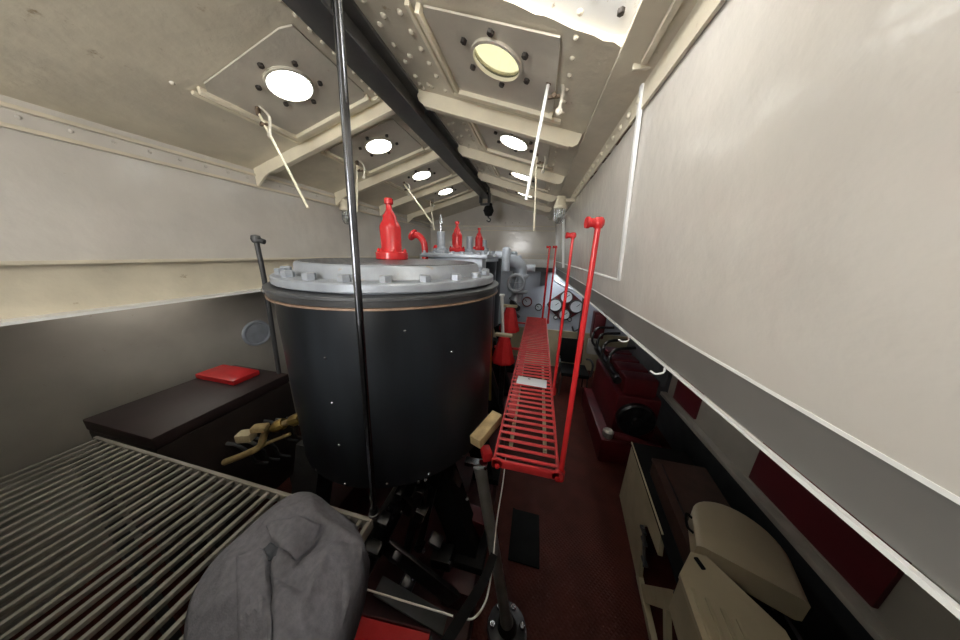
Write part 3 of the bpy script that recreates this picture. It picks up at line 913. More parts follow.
for x in (cl(CY0) + .02, cr(CY0) - .005):
    m = MB(); m.nut((x, CY0 - .007, ZC - .008), .013, .010, (0, -1, 0)); m.build('bolt', RED, t)
    m = MB(); m.lathe([(.026, -.007), (.026, .007)], (x, CY0, ZC + .004), 18, Vector((0, 0, 1)).rotation_difference(Vector((0, 1, 0))).to_matrix()); m.build('lug', REDC, t)
m = MB()
m.bar((cl(CY1), CY1, ZC - .02), (cr(CY1), CY1, ZC - .02), .014, .062); m.build('end_plate', REDC, t)
for x in (-.055, .135):
    m = MB(); m.tube([(x, 1.15, ZC - .06), (x + .02, 3.8, ZC - .06)], .012, 8)
    tag(m.build('steam_pipe', CREAMLOW), 'thin cream pipe seen through the catwalk rungs, %s' % ('engine side' if x < 0 else 'aisle side'), 'pipe', 'pipes under the catwalk')
for y in (2.6, 3.7):
    m = MB(); m.bar((-.40, y, ZC - .05), (.2, y, ZC - .05), .03, .02); m.build('bracket', REDC, t)


def stanchion(x, y, zb, zt, r, label):
    t = thing('stanchion', (x, y, zb), label, 'stanchion', 'red stanchions along the catwalk')
    m = MB(); m.tube([(x, y, zb), (x, y, zt - .03)], [r * 1.1, r * .9], 12); m.build('upright', RED, t)
    m = MB(); c = Vector((x, y, zt - .02)); m.lathe([(0, -.022), (.014, -.018), (.020, -.007), (.020, .007), (.014, .018), (0, .022)], c, 18)
    m.lathe([(.014, 0), (.016, .03), (.02, .034), (.02, .044)], c, 14, Vector((0, 0, 1)).rotation_difference(Vector((-1, -.2, 0)).normalized()).to_matrix()); m.build('ball_eye', RED, t)
    m = MB(); m.lathe([(.02, zb), (.02, zb + .05), (.013, zb + .06)], (x, y, 0), 14); m.build('socket', RED, t)
    return t


stanchion(cr(.99) + .014, .99, ZC - .05, 2.735, .0115, 'nearest red stanchion, on the front corner of the catwalk')
stanchion(cr(1.75) + .016, 1.75, ZC - .05, 2.745, .0105, 'second red stanchion from the front, on the catwalk aisle side')
stanchion(.16, 3.88, ZC - .05, 2.73, .015, 'red stanchion at the far end of the catwalk, the inner one')
stanchion(.245, 3.80, ZC - .05, 2.73, .013, 'red stanchion at the far end of the catwalk, the outer one')

t = thing('notice_sheet', (.04, 1.8, ZC + .009), 'white notice sheet lying across the catwalk rungs', 'notice')
m = MB(); m.box((-.075, 1.725, ZC + .009), (.158, 1.845, ZC + .013), Matrix.Rotation(-.06, 3, 'Z'), bev=.001); m.build('sheet', PAPER, t)
m = MB(); m.cbox((.02, 1.82, ZC + .0145), (.02, .014, .002), Matrix.Rotation(-.06, 3, 'Z')); m.build('emblem', INK, t)

# ================================================================ BULKHEAD GEAR
YG = 5.615
t = thing('gauge_board', (.70, YG, 1.3), 'dark red diamond board carrying four round pressure gauges', 'gauge board')
cx, cz = .70, 1.51
m = MB(); m.prism([(cx - .40, YG, cz), (cx - .34, YG, cz - .1), (cx - .08, YG, cz - .33), (cx + .08, YG, cz - .33), (cx + .36, YG, cz - .1), (cx + .42, YG, cz), (cx + .36, YG, cz + .1), (cx + .06, YG, cz + .33), (cx - .06, YG, cz + .33), (cx - .34, YG, cz + .1)], (0, -.02, 0)); m.build('board', DRED, t)
RY = Vector((0, 0, 1)).rotation_difference(Vector((0, -1, 0))).to_matrix()
for (dx, dz, r) in ((-.22, 0, .15), (.23, 0, .15), (0, .2, .14), (0, -.2, .13)):
    c = Vector((cx + dx, YG - .02, cz + dz))
    g = MB().lathe([(r, 0), (r, .05), (r * .86, .055), (r * .84, .04)], c, 28, RY, close=False).build('gauge', BLACKP, t)
    MB().lathe([(0, .035), (r * .85, .035), (r * .85, .04), (0, .042)], c, 28, RY).build('dial', DIAL, g)
    MB().bar(c + Vector((0, -.046, 0)), c + Vector((r * .45, -.046, r * .4)), .01, .004, (0, 1, 0)).build('needle', RUBBER, g)


def wall_gauge(x, z, r, rim, label):
    c = Vector((x, YG, z)); t = thing('pressure_gauge', c, label, 'gauge', 'single gauges on the bulkhead')
    MB().lathe([(r, 0), (r, .06), (r * .8, .066), (r * .78, .045)], c, 28, RY, close=False).build('rim', rim, t)
    MB().lathe([(0, .035), (r * .8, .035), (r * .8, .04), (0, .045)], c, 28, RY).build('dial', DIAL, t)
    MB().bar(c + Vector((0, -.05, 0)), c + Vector((-r * .4, -.05, r * .4)), .012, .004, (0, 1, 0)).build('needle', RUBBER, t)


wall_gauge(-.15, 1.54, .115, mat('maroon_gauge_rim', (.16, .02, .025), .35), 'larger single gauge with a dark rim left of the far stanchions')
wall_gauge(.12, 1.43, .08, BLACKP, 'small single gauge behind the far stanchions')
for x, z, lab in ((.52, 1.22, 'left'), (.83, 1.2, 'right')):
    c = Vector((x, YG, z)); t = thing('gauge_cock', c, 'small round gauge cock hanging below the diamond board, %s one' % lab, 'cock', 'cocks below the gauge board')
    MB().lathe([(.05, 0), (.05, .04), (.035, .045), (.033, .03)], c, 20, RY, close=False).build('rim', BLACKP, t)
    MB().lathe([(0, .02), (.034, .02), (.034, .03), (0, .03)], c, 20, RY).build('dial', DIAL, t)
    MB().tube([c + Vector((0, -.02, .05)), c + Vector((.03, -.02, .14))], .01, 8).build('pipe', BLACKP, t)
m = MB(); m.tube([(1.05, YG - .05, 1.78), (1.06, YG - .05, .75)], .022, 10); m.tube(smooth_path([(1.05, YG - .05, 1.0), (.95, YG - .06, .95), (.9, YG - .06, 1.05)]), .02, 8)
tag(m.build('black_pipe', BLACKP), 'black vertical pipe on the bulkhead right of the gauge board', 'pipe')
m = MB(); m.tube(smooth_path([(.36, 5.3, 2.1), (.6, 5.2, 1.98), (.75, 4.9, 1.95), (.75, 4.2, 1.99), (.72, 3.2, 2.06), (.7, 2.5, 2.1)], 6), .028, 12)
tag(m.build('lagged_pipe', GREYP), 'grey pipe curving under the deck girder on the right', 'pipe')
m = MB(); m.tube(smooth_path([(-.55, YG - .05, 1.62), (-.4, YG - .06, 1.46), (-.42, YG - .08, 1.3), (-.3, YG - .06, 1.16)], 6), .035, 10)
for (x, z) in ((-.48, 1.5), (-.36, 1.38), (-.44, 1.28)): m.lathe([(.07, 0), (.07, .08)], (x, YG, z), 16, RY)
tag(m.build('manifold', BLACKP), 'black valve manifold low on the bulkhead behind the engine', 'manifold')
t = thing('wall_cabinet', (1.45, YG, .7), 'dark red fire extinguisher box on the bulkhead behind the near stanchion', 'box')
MB().box((1.30, YG - .18, .85), (1.55, YG, 1.45), bev=.02).build('body', DRED, t)
MB().box((1.33, YG - .19, .95), (1.52, YG - .17, 1.38), bev=.01).build('door', MAROON, t)
m = MB(); m.box((1.28, YG - .12, .45), (1.5, YG, .80), bev=.02)
tag(m.build('junction_box', mat('pale_box', (.40, .39, .36), .5)), 'pale junction box low on the bulkhead below the dark red box', 'box')

for (lx, ly, st, lab) in ((.75, 5.2, 20.0, 'added fill light hidden under the starboard deck near the bulkhead'), (-2.95, 1.3, 8.0, 'added fill light hidden under the port deck beside the big cylinder')):  # unseen fill lights, added to brighten the bulkhead and the left hull side
    e = bpy.data.materials.new('fill_tube'); e.use_nodes = True
    pb = e.node_tree.nodes['Principled BSDF']; pb.inputs['Emission Color'].default_value = (.86, .93, 1, 1) if lx > 0 else (1, .93, .84, 1); pb.inputs['Emission Strength'].default_value = st
    t = thing('fill_light', (lx, ly, 2.25), lab, 'lamp')
    MB().box((lx - .07, ly - .33, 2.29), (lx + .07, ly + .33, 2.332), bev=.01).build('housing', WHITEP, t)
    MB().tube([(lx, ly - .3, 2.265), (lx, ly + .3, 2.265)], .02, 12).build('tube', e, t)
    for q in (-.31, .31): MB().box((lx - .03, ly + q - .015, 2.24), (lx + .03, ly + q + .015, 2.29)).build('fill_holder', WHITEP, t)

# office chair
c = Vector((.92, 4.55, 0))
t = thing('office_chair', c, 'black office chair with armrests by the far bulkhead', 'chair')
MB().cbox(c + Vector((-.05, .0, .45)), (.50, .48, .08), None, .03).build('seat', RUBBER, t)
MB().cbox(c + Vector((-.12, .24, .76)), (.48, .05, .50), Matrix.Rotation(-.12, 3, 'X'), .024).build('backrest', RUBBER, t)
for s in (-1, 1):
    MB().tube(smooth_path([c + Vector((-.05 + s * .26, .22, .62)), c + Vector((-.05 + s * .29, .05, .68)), c + Vector((-.05 + s * .29, -.16, .66)), c + Vector((-.05 + s * .27, -.2, .45))], 5), .02, 8).build('armrest', BLACKP, t)
    for yy in (-.2, .2):
        MB().tube([c + Vector((-.05 + s * .22, yy, .42)), c + Vector((-.05 + s * .25, yy * 1.15, 0))], .014, 8).build('leg', BLACKP, t)

# ================================================================ RIGHT SIDE
# generator set
t = thing('generator', (1.35, 3.4, 0), 'large dark red diesel generator on the right of the aisle', 'generator')
MB().box((1.0, 2.85, .0), (1.72, 4.15, .34), bev=.03).build('base', DRED, t)
MB().box((1.12, 2.95, .34), (1.62, 4.12, .95), bev=.05).build('crankcase', DRED, t)
for i in range(4):
    y = 3.1 + i * .29
    MB().box((1.18, y - .12, .95), (1.55, y + .12, 1.18), bev=.03).build('cylinder_head', DRED, t)
MB().tube([(1.1, 3.0, 1.12), (1.1, 4.1, 1.12)], .05, 12).build('manifold', DSTEEL, t)
m = MB(); m.lathe([(.20, -.05), (.22, -.03), (.22, .03), (.20, .05), (.06, .05), (.06, .09)], (1.36, 2.93, .66), 32, RY); m.build('flywheel', DSTEEL, t)
MB().box((1.60, 3.2, 1.0), (1.74, 4.0, 1.45), bev=.04).build('air_filter', DGREY, t)
for i in range(4):
    MB().tube(smooth_path([(1.12, 3.1 + i * .32, 1.12), (1.0, 3.1 + i * .32, 1.25), (1.05, 3.15 + i * .32, 1.45), (1.3, 3.2 + i * .3, 1.5)], 5), .02, 8).build('fuel_pipe', DSTEEL, t)
# red curved rail in front of the generator
p = [aty(606, 434, 2.74), aty(625, 438, 2.72), aty(650, 447, 2.68), aty(672, 456, 2.64)]
m = MB(); m.tube(smooth_path(p, 6), .045, 12)
tag(m.build('red_pipe', DRED), 'dark red pipe crossing in front of the generator base', 'pipe')
c = aty(608, 433, 2.73)
m = MB(); m.lathe([(.05, -.05), (.06, -.03), (.06, .03), (.04, .05)], c, 16)
tag(m.build('pipe_union', mat('pale_metal', (.45, .43, .40), .4, metal=.4)), 'pale union at the aisle end of the dark red pipe', 'pipe union')
m = MB()
for i in range(5):
    m.tube(smooth_path([(1.85 + .03 * i, 5.5, 2.0 - .1 * i), (1.80, 4.8, 1.85 - .12 * i), (1.85, 4.2, 1.85 - .1 * i), (1.98, 3.3, 1.9 - .13 * i)], 5), .035, 8)
tag(m.build('pipe_run', DGREY), 'dark run of pipes along the right hull side behind the generator', 'pipes')

# hull-side lockers with maroon panel
t = thing('wall_locker', (1.9, 2.3, .8), 'cream framed hull-side lockers with a maroon panel under the deck girder', 'locker')
MB().box((1.80, .6, .85), (2.08, 3.25, 2.3), bev=.01).build('carcass', mat('locker_cream', (.40, .37, .32), .5, var=.06), t)
MB().box((1.775, 2.66, .95), (1.805, 3.08, 1.95), bev=.008).build('panel', MAROON, t)
MB().box((1.775, 1.2, .95), (1.805, 1.95, 1.95), bev=.008).build('panel', MAROON, t)
MB().box((1.73, .6, .87), (1.80, 3.27, .915), bev=.006).build('ledge', mat('locker_ledge', (.5, .46, .40), .5), t)
# hooks on the girder
for i, y in enumerate((1.33, .97)):
    m = MB(); x = wallx(2.33, y); m.tube(smooth_path([(x, y, 2.2), (x, y, 2.18), (x - .025, y, 2.17), (x - .045, y, 2.18)], 4), .0035, 8)
    tag(m.build('wall_hook', WHITEP), 'small white hook below the right deck girder, %s' % ('farther one', 'nearer one'), 'hook', 'hooks under the girder') if False else tag(m.build('wall_hook', WHITEP), 'small white hook below the right deck girder, %s' % (('farther one', 'nearer one')[i]), 'hook', 'hooks under the girder')

# long bench frame
t = thing('workbench', (1.2, 1.7, 0), 'long khaki steel bench frame with open braces along the aisle', 'bench')
m = MB()
def BX(y, z): return Vector((1.01 + .115 * (y - 1.29), y, z))
OFF = Vector((.015, 0, 0))
m.prism([BX(2.40, .0), BX(2.40, .70), BX(1.52, .70), BX(1.48, .54), BX(1.72, .50), BX(1.80, .38), BX(1.70, .26), BX(1.60, .0)], (.03, 0, 0)); m.build('side_panel', KHAKI, t)
MB().bar(BX(1.65, .03) + OFF, BX(.3, .03) + OFF, .04, .05).build('rail', KHAKI, t)
MB().bar(BX(1.52, .05) + OFF, BX(1.22, .56) + OFF, .03, .10, (0, 0, 1)).build('brace', KHAKI, t)
MB().bar(BX(1.30, .46) + OFF, BX(1.02, .06) + OFF, .03, .05, (0, 0, 1)).build('brace', KHAKI, t)
MB().bar(BX(1.25, .60) + OFF, BX(.3, .60) + OFF, .02, .03).build('rail', DSTEEL, t)
m = MB(); m.prism([BX(2.42, .70) - OFF * .5, BX(.3, .70) - OFF * .5, BX(.3, .70) + Vector((.5, 0, 0)), BX(2.42, .70) + Vector((.5, 0, 0))], (0, 0, .015)); m.build('top', RUBBER, t)
m = MB(); m.prism([BX(2.42, .715) - OFF * .4, BX(1.50, .715) - OFF * .4, BX(1.50, .715) + OFF * .4, BX(2.42, .715) + OFF * .4], (0, 0, .006)); m.build('edge_strip', KHAKI, t)
MB().box((1.5, .3, .0), (1.53, 2.3, .7)).build('back_panel', DGREY, t)
m = MB()
for y, z in ((1.72, .44), (1.66, .40), (1.58, .30)): m.cbox(BX(y, z) - OFF, (.03, .07, .022), None, .005)
m.tube([BX(1.72, .46) - OFF, BX(1.56, .27) - OFF], .012)
m.build('latch', BLACKP, t)
t = thing('tool_chest', (1.3, 1.6, .715), 'long dark brown wooden chest standing on the bench', 'chest')
m = MB(); m.prism([BX(2.05, .716) + Vector((.07, 0, 0)), BX(1.22, .716) + Vector((.07, 0, 0)), BX(1.22, .716) + Vector((.46, 0, 0)), BX(2.05, .716) + Vector((.46, 0, 0))], (0, 0, .13)); m.build('body', RWOOD, t)
m = MB(); m.prism([BX(2.06, .846) + Vector((.06, 0, 0)), BX(1.21, .846) + Vector((.06, 0, 0)), BX(1.21, .846) + Vector((.47, 0, 0)), BX(2.06, .846) + Vector((.47, 0, 0))], (0, 0, .025)); m.build('lid', RWOOD, t)
MB().bar(BX(2.0, .873) + Vector((.12, 0, 0)), BX(1.3, .873) + Vector((.12, 0, 0)), .012, .006).build('edge_strip', DSTEEL, t)
# crumpled bag
c = aty(662, 461, 2.5)
m = MB()
bmesh.ops.create_icosphere(m.bm, subdivisions=4, radius=1)
for v in m.bm.verts:
    p = v.co.copy(); f = 1 + .22 * math.sin(7 * p.x + 3 * p.y) * math.cos(6 * p.z + 2 * p.x) + .12 * math.sin(15 * p.y + 9 * p.z)
    v.co = Vector((c.x + .14 * p.x * f, c.y + .11 * p.y * f, c.z + .06 * p.z * f))
tag(m.build('plastic_bag', BAG), 'crumpled grey plastic bag lying behind the bench chest', 'bag')
# stand below the bag
zb = c.z - .07
m = MB(); m.box((c.x - .14, c.y - .06, 0), (c.x + .35, c.y + .25, zb), bev=.02)
tag(m.build('low_locker', DGREY), 'dark low locker at the end of the bench carrying the bag', 'locker')

# ivory cover and case on the right edge
ZT = 1.02
P0, P1, P2 = atz(704, 590, ZT), atz(693, 512, ZT), atz(718, 490, ZT)
ax = (P1 - P0).normalized(); sd = Vector((ax.y, -ax.x, 0)); W = .42
t = thing('plastic_cover', (P0.x + .2, P0.y, .875), 'long ivory plastic cover with a rounded end lying on the chest at the right edge', 'cover')
def plan(inset, z):
    c = P1 + sd * W / 2; r = W / 2 - inset; out = [P1 - ax * 1.0 + sd * (W - inset), ]
    out = [c - ax * .22 + sd * r, c + sd * r]
    out += [c + sd * (r * math.cos(a)) + ax * (r * math.sin(a)) for a in [PI * i / 18 for i in range(1, 18)]]
    out += [c - sd * r, c - ax * .22 - sd * r]
    return [Vector((p.x, p.y, z)) for p in out]
m = MB(); layers = [plan(.02, .874), plan(0, .89), plan(0, ZT - .02), plan(.012, ZT - .006), plan(.03, ZT)]
vv = [[m.bm.verts.new(p) for p in l] for l in layers]; nn = len(vv[0])
for a, b in zip(vv, vv[1:]):
    for k in range(nn): m.bm.faces.new((a[k], a[(k + 1) % nn], b[(k + 1) % nn], b[k]))
m.bm.faces.new(vv[0]); m.bm.faces.new(vv[-1]); m.build('body', PLASTIC, t)
h = P1 + sd * .0; m = MB(); m.tube(smooth_path([h - ax * .02 + Vector((0, 0, -.03)), h - ax * .02 - sd * .03 + Vector((0, 0, -.02)), h - ax * .10 - sd * .03 + Vector((0, 0, -.03)), h - ax * .12 + Vector((0, 0, -.04))], 5), .008, 8); m.build('handle', RUBBER, t)
ZK = .99; pa = atz(681, 574, ZK); pb = atz(691, 553, ZK); pc = atz(707, 557, ZK)
t = thing('tool_case', (pa.x + .1, pa.y - .2, .716), 'khaki ribbed plastic case lying at the bottom right corner', 'case')
ax2 = Vector((-.115, -1, 0)).normalized(); s2 = Vector((1, -.115, 0)).normalized(); WC = .062
def cs(u, v, z): return Vector((pa.x, pa.y, z)) + s2 * u + ax2 * v
uB, vB = (pb - pa).dot(s2), (pb - pa).dot(ax2); uC, vC = (pc - pa).dot(s2), (pc - pa).dot(ax2); WC = .36
m = MB(); m.prism([cs(0, .0, .716), cs(uB, vB, .716), cs(uC, vC, .716), cs(WC, .08, .716), cs(WC, .62, .716), cs(0, .62, .716)], (0, 0, ZK - .03 - .716)); m.build('shell', KHAKI, t)
m = MB(); m.prism([cs(-.006, 0, ZK - .03), cs(uB, vB - .006, ZK - .03), cs(uC, vC - .006, ZK - .03), cs(WC + .006, .075, ZK - .03), cs(WC + .006, .63, ZK - .03), cs(-.006, .63, ZK - .03)], (0, 0, .03)); m.build('lid', PLASTIC, t)
for i in range(4):
    MB().bar(cs(.03 + .05 * i, .05 + .02 * i, ZK + .003), cs(.03 + .05 * i, .58, ZK + .003), .018, .012, bev=.004).build('rib', KHAKI, t)
MB().bar(cs(uB + .012, vB + .02, ZK + .004), cs(uB + .03, vB + .07, ZK + .004), .022, .012, bev=.004).build('latch', RUBBER, t)

# black bin / mat beside the column
a, b = atz(505, 560, .02), atz(537, 565, .02)
t = thing('rubber_mat', ((a.x + b.x) / 2, a.y + .2, 0), 'square black rubber mat on the oxblood floor beside the column', 'mat')
m = MB(); m.box((-.02, 1.50, 0), (.25, 1.95, .015), bev=.004); m.build('mat_body', RUBBER, t)
m = MB(); m.box((-.02, 1.50, .015), (.0, 1.95, .022)); m.build('edge', RUBBER, t)

# ================================================================ LEFT SIDE
t = thing('crank_rod', (-2.2, 1.5, 1.2), 'black crank rod with a knob leaning at the left of the big cylinder', 'rod')
a = aty(256, 239, 1.5); b = aty(266, 290, 1.5); e = aty(284, 405, 1.5)
MB().tube(smooth_path([a, b, e], 6), .017, 12).build('rod', BLACKP, t)
m = MB(); m.lathe([(0, -.035), (.028, -.025), (.034, 0), (.028, .025), (0, .032)], a, 16); m.tube([a, a + Vector((.05, .02, -.02))], .02, 10); m.build('knob', BLACKP, t)
m = MB(); m.lathe([(.03, -.03), (.034, 0), (.02, .03)], b, 14); m.lathe([(.018, -.08), (.022, -.04)], b, 12); m.build('joint', STEEL, t)
# ring on the hull side
c = atx(257, 333, -3.29)
m = MB(); m.ring(c, .14, .02, (1, 0, 0)); m.lathe([(0, 0), (.12, .0), (.12, .01), (0, .012)], c, 24, Vector((0, 0, 1)).rotation_difference(Vector((1, 0, 0))).to_matrix())
tag(m.build('porthole_cover', GREYP), 'round grey cover on the hull side left of the big cylinder', 'cover')
# switch cabinet
t = thing('switch_cabinet', (-2.6, 1.4, 0), 'dark switch cabinet with a bright red lid left of the cylinder', 'cabinet')
MB().box((-2.75, .7, .5), (-2.1, 1.52, 1.42), bev=.02).build('body', mat('cabinet_brown', (.025, .018, .016), .5, var=.3), t)
MB().box((-2.75, .7, 1.42), (-2.1, 1.52, 1.50), bev=.01).build('top', mat('cabinet_top', (.03, .018, .018), .5, var=.2), t)
MB().box((-2.74, 1.24, 1.50), (-2.31, 1.44, 1.545), bev=.012).build('lid', RED, t)
for x in (-2.7, -2.15):
    MB().box((x - .04, .75, 0), (x + .04, .85, .5)).build('leg', BLACKP, t); MB().box((x - .04, 1.4, 0), (x + .04, 1.5, .5)).build('leg', BLACKP, t)
for i in range(6):
    y0 = 1.0 + i * .085; c = Vector((-2.1, y0, 1.2 - .05 * (i % 3)))
    m = MB(); m.tube(smooth_path([c, c + Vector((.06, .02, -.02)), c + Vector((.09, .06, -.12)), c + Vector((.05, .1, -.25)), c + Vector((.08, .16, -.32))], 5), .012, 8)
    m.build('cable', DGREY, t)
# ochre lagged pipes with brass fittings
t = thing('bilge_pipe', (-1.9, 1.2, .95), 'ochre bent pipe with brass unions at the left of the cylinder', 'pipe')
P = [aty(297, 419, 1.1), aty(280, 425, 1.07), aty(266, 432, 1.03), aty(260, 446, .99), aty(248, 453, .95), aty(225, 462, .91)]
MB().tube(smooth_path(P, 6), .022, 12).build('bend', ROPE, t)
for q, p in ((P[0], P[1]), (P[1], P[2])):
    R = Vector((0, 0, 1)).rotation_difference((p - q).normalized()).to_matrix()
    MB().lathe([(.036, -.03), (.04, -.01), (.04, .03), (.03, .05)], q, 8, R).build('union', BRASS, t)
P = [aty(290, 434, 1.07), aty(270, 442, 1.03), aty(262, 446, 1.0)]
MB().tube(smooth_path(P, 5), .012, 8).build('branch', ROPE, t)
c = aty(246, 436, .95); MB().cbox(c, (.09, .07, .06), Matrix.Rotation(.4, 3, 'Z'), .012).build('valve_body', KHAKI, t)
c = aty(260, 428, .99); MB().cbox(c, (.09, .06, .04), Matrix.Rotation(.4, 3, 'Z'), .012).build('cock', ROPE, t)

# grating platform
GZ = 1.6
t = thing('grating', (-1.2, 0, GZ - .05), 'grey slatted steel grating platform at the lower left', 'grating')
MB().box((-2.2, .565, GZ - .045), (-.53, .580, GZ + .004), bev=.003).build('edge_bar', GRATE, t)
MB().box((-2.2, -.9, GZ - .045), (-.53, -.885, GZ + .004), bev=.003).build('edge_bar', GRATE, t)
MB().box((-.545, -.885, GZ - .045), (-.53, .565, GZ + .004), bev=.003).build('edge_bar', GRATE, t)
x = -2.18; k = 0
while x < -.56:
    MB().box((x, -.885, GZ - .016), (x + .014, .565, GZ), bev=.002).build('slat', GRATE, t); x += .050
for x, y in ((-2.15, .5), (-.6, -.8), (-2.15, -.8), (-1.3, .5)):
    MB().box((x - .025, y - .025, 0), (x + .025, y + .025, GZ - .045)).build('leg', BLACKP, t)

# red plate below the coat and white tube along it
t = thing('red_platform', (-.5, .5, 1.1), 'red painted step plate at the bottom edge below the grey coat', 'plate')
ZP = 1.15
pl = [atz(352, 612, ZP), atz(430, 632, ZP), atz(420, 690, ZP), atz(300, 690, ZP)]
m = MB(); m.prism([(p.x, p.y, ZP - .02) for p in pl], (0, 0, .02)); m.build('plate', RED, t)
pl2 = pl[0:2]
m = MB(); m.bar(pl[0] + Vector((0, 0, -.05)), pl[1] + Vector((0, 0, -.05)), .01, .1); m.build('skirt', DRED, t)
for p in (pl[0], pl[1]):
    m = MB(); m.tube([(p.x, p.y - .02, 0), (p.x, p.y - .02, ZP - .02)], .02, 8); m.build('leg', BLACKP, t)
a, b = atz(352, 585, 1.3), atz(453, 616, 1.3)
m = MB(); m.tube([a + (a - b) * .35, a, b], .0032, 8)
tag(m.build('white_rod', WCABLE), 'thin white rod running out from under the grey coat', 'rod')
P = [atz(464, 619, 1.28), atz(474, 618, 1.28), atz(484, 605, 1.28), atz(489, 588, 1.25), atz(493, 560, 1.2), atz(497, 520, 1.2), atz(503, 482, 1.2), atz(506, 455, 1.25)]
m = MB(); m.tube(smooth_path(P, 6), .0036, 8)
tag(m.build('electric_cable', WCABLE), 'white cable curving up beside the slanting column', 'cable')
P = [atz(494, 555, 1.24), atz(484, 580, 1.3), atz(465, 612, 1.36), atz(448, 640, 1.4), atz(430, 680, 1.42)]
m = MB(); pts = smooth_path(P, 4)
for a, b in zip(pts, pts[1:]): m.bar(a, b + (b - a) * .1, .035, .008, (0, -.5, 1))
tag(m.build('black_strap', RUBBER), 'black strap hanging across the white cable at the bottom', 'strap')

# grey work coat thrown over the grating
outline = [(310, 493), (322, 498), (340, 510), (352, 520), (362, 533), (361, 547), (356, 572), (347, 600), (339, 622), (331, 645), (322, 690), (270, 720), (200, 690), (185, 640), (190, 590), (212, 553), (240, 529), (262, 512), (284, 498), (298, 493)]
oc = [atz(x, y, 1.655) for x, y in outline]
NC = 96; NRg = 30
loop = smooth_path(oc + [oc[0]], 8)[:-1]
tot = len(loop)
cen = atz(290, 590, 1.655)
m = MB()
def ridge(x, y, a, f, ph):
    v = math.sin((x * math.cos(a) + y * math.sin(a)) * f + ph); return 1 - abs(v)
def coat_h(p, rr, ang):
    x, y = p.x, p.y
    e = 1 - rr ** 4
    h = 1.625 + .055 * (1 - rr ** 2.4)
    h += e * (.016 * ridge(x + .03 * math.sin(20 * y), y, .5, 17, .4) + .010 * ridge(x, y + .02 * math.sin(25 * x), 1.3, 26, 1.1) + .006 * math.sin(48 * x - 20 * y + 3 * math.sin(14 * y)))
    for (ax_, ay_, bx_, by_, wd, am) in FOLDS:
        a = Vector((ax_, ay_)); d = Vector((bx_, by_)) - a; q = Vector((x, y)) - a
        t_ = max(0, min(1, q.dot(d) / d.length_squared)); dist = (q - d * t_).length
        h += am * math.exp(-(dist / wd) ** 2) * (1 - .5 * abs(2 * t_ - 1))
    pk = Vector((-.80, .50)); h += .055 * math.exp(-((x - pk.x) ** 2 + (y - pk.y) ** 2) / .012)
    return h
def fold(p, q, wd, am):
    a, b = atz(*p, 1.69), atz(*q, 1.69); return (a.x, a.y, b.x, b.y, wd, am)
FOLDS = [fold((318, 515), (364, 535), .018, .018), fold((300, 508), (262, 524), .012, .014), (fold((335, 535), (352, 600), .02, .015)),
         fold((278, 575), (300, 588), .008, -.014), fold((272, 583), (296, 596), .010, .010), fold((330, 545), (300, 620), .014, .012),
         fold((270, 555), (269, 640), .006, -.022), fold((321, 528), (298, 560), .010, -.02), fold((343, 560), (335, 630), .008, -.012),
         fold((318, 572), (285, 632), .012, .010), fold((350, 540), (316, 552), .012, .010)]
c0 = None
rings = []
for i in range(NRg + 1):
    rr = i / NRg
    if i == 0:
        rings.append([m.bm.verts.new((cen.x, cen.y, coat_h(cen, 0, 0)))]); continue
    ring = []
    for k in range(tot):
        p = cen.lerp(loop[k], min(rr, 1)); ring.append(m.bm.verts.new((p.x, p.y, coat_h(p, rr, k))))
    rings.append(ring)
hang = []
for k in range(tot):
    p = loop[k]; o = (p - cen).normalized() * .012
    hang.append(m.bm.verts.new((p.x + o.x, p.y + o.y, 1.612 - (.10 if p.x > -.56 else 0.0))))
rings.append(hang)
for k in range(tot): m.bm.faces.new((rings[0][0], rings[1][k], rings[1][(k + 1) % tot]))
for a, b in zip(rings[1:], rings[2:]):
    for k in range(tot): m.bm.faces.new((a[k], a[(k + 1) % tot], b[(k + 1) % tot], b[k]))
coat = thing('work_coat', (cen.x, cen.y, 1.61), 'crumpled grey work coat thrown over the slatted grating', 'coat')
cb = m.build('coat_body', CLOTH, coat)
md = cb.modifiers.new('thick', 'SOLIDIFY'); md.thickness = .006; md.offset = -1
def rr_of(p):
    d = Vector((p.x - cen.x, p.y - cen.y)); best = 1e9
    for k in range(tot):
        a, b = loop[k], loop[(k + 1) % tot]
        e = Vector((b.x - a.x, b.y - a.y)); w0 = Vector((a.x - cen.x, a.y - cen.y)); den = d.x * e.y - d.y * e.x
        if abs(den) < 1e-12: continue
        t_ = (w0.x * e.y - w0.y * e.x) / den; u_ = (w0.x * d.y - w0.y * d.x) / den
        if t_ > 0 and -.001 <= u_ <= 1.001: best = min(best, t_)
    return min(1, 1 / best)
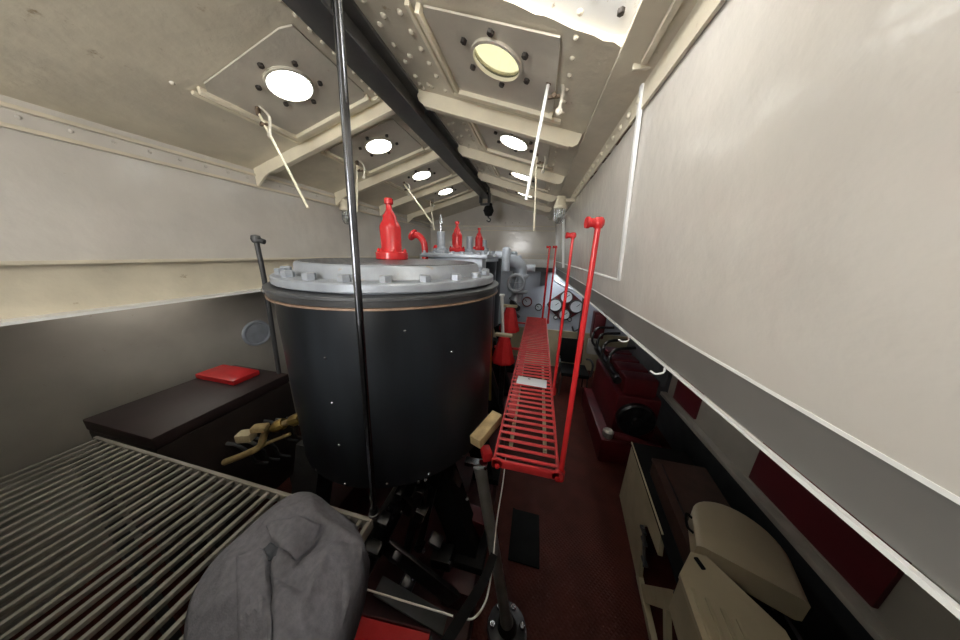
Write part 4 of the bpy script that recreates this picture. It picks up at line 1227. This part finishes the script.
def flap(name, pts, mt, lift=.012, thick=.006):
    """folded cloth flap lying just above the coat body"""
    m = MB(); W = [atz(x, y, 1.70) for (x, y) in pts]
    vs = [m.bm.verts.new(p) for p in W]; m.bm.faces.new(vs)
    bmesh.ops.triangulate(m.bm, faces=m.bm.faces[:])
    bmesh.ops.subdivide_edges(m.bm, edges=m.bm.edges[:], cuts=7, use_grid_fill=True)
    for v in m.bm.verts: v.co.z = coat_h(v.co, rr_of(v.co), 0) + lift + .003 * math.sin(60 * v.co.x + 40 * v.co.y)
    o = m.build(name, mt, coat); md = o.modifiers.new('thick', 'SOLIDIFY'); md.thickness = thick; return o
flap('collar', [(267, 530), (280, 526), (300, 523), (321, 522), (312, 540), (297, 560), (284, 556), (272, 543)], CLOTH, .024)
flap('button_band', [(236, 556), (250, 548), (262, 547), (268, 560), (270, 590), (270, 645), (236, 660)], CLOTH, .012)
flap('lining', [(262, 546), (270, 541), (278, 548), (276, 556), (266, 556)], CLOTH2, .004)

# ================================================================ LIGHT
w = bpy.data.worlds.new('sky'); S.world = w; w.use_nodes = True
nt = w.node_tree; bg = nt.nodes['Background']
bg.inputs['Color'].default_value = (1.0, .995, .975, 1); bg.inputs['Strength'].default_value = 16.0

def portal(c, n, sx, sy):
    l = bpy.data.lights.new('portal', 'AREA'); l.shape = 'RECTANGLE'; l.size = sx; l.size_y = sy
    l.cycles.is_portal = True
    o = bpy.data.objects.new('portal', l); COL.objects.link(o); o.location = c
    o.rotation_euler = Vector(n).to_track_quat('-Z', 'Y').to_euler()


portal(((OX0 + OX1) / 2, OY0 - .02, zr(-.14) + .10), (0, 1, 0), OX1 - OX0, .20)
portal((-1.0, YB - .02, 2.85), (0, 1, 0), .7, .9)
for y in HYR: portal(slope_pt(1, HRX, y, -.013), NRr, .23, .23)
for y in HYL + [-.3]: portal(slope_pt(-1, HLX, y, -.013), NLl, .23, .23)

S.view_settings.view_transform = 'Standard'
S.view_settings.look = 'None'
S.view_settings.exposure = 0.95
S.view_settings.gamma = 1
S.view_settings.use_curve_mapping = False
S.cycles.max_bounces = 10; S.cycles.diffuse_bounces = 7
S.cycles.sample_clamp_indirect = 8
S.cycles.use_denoising = True
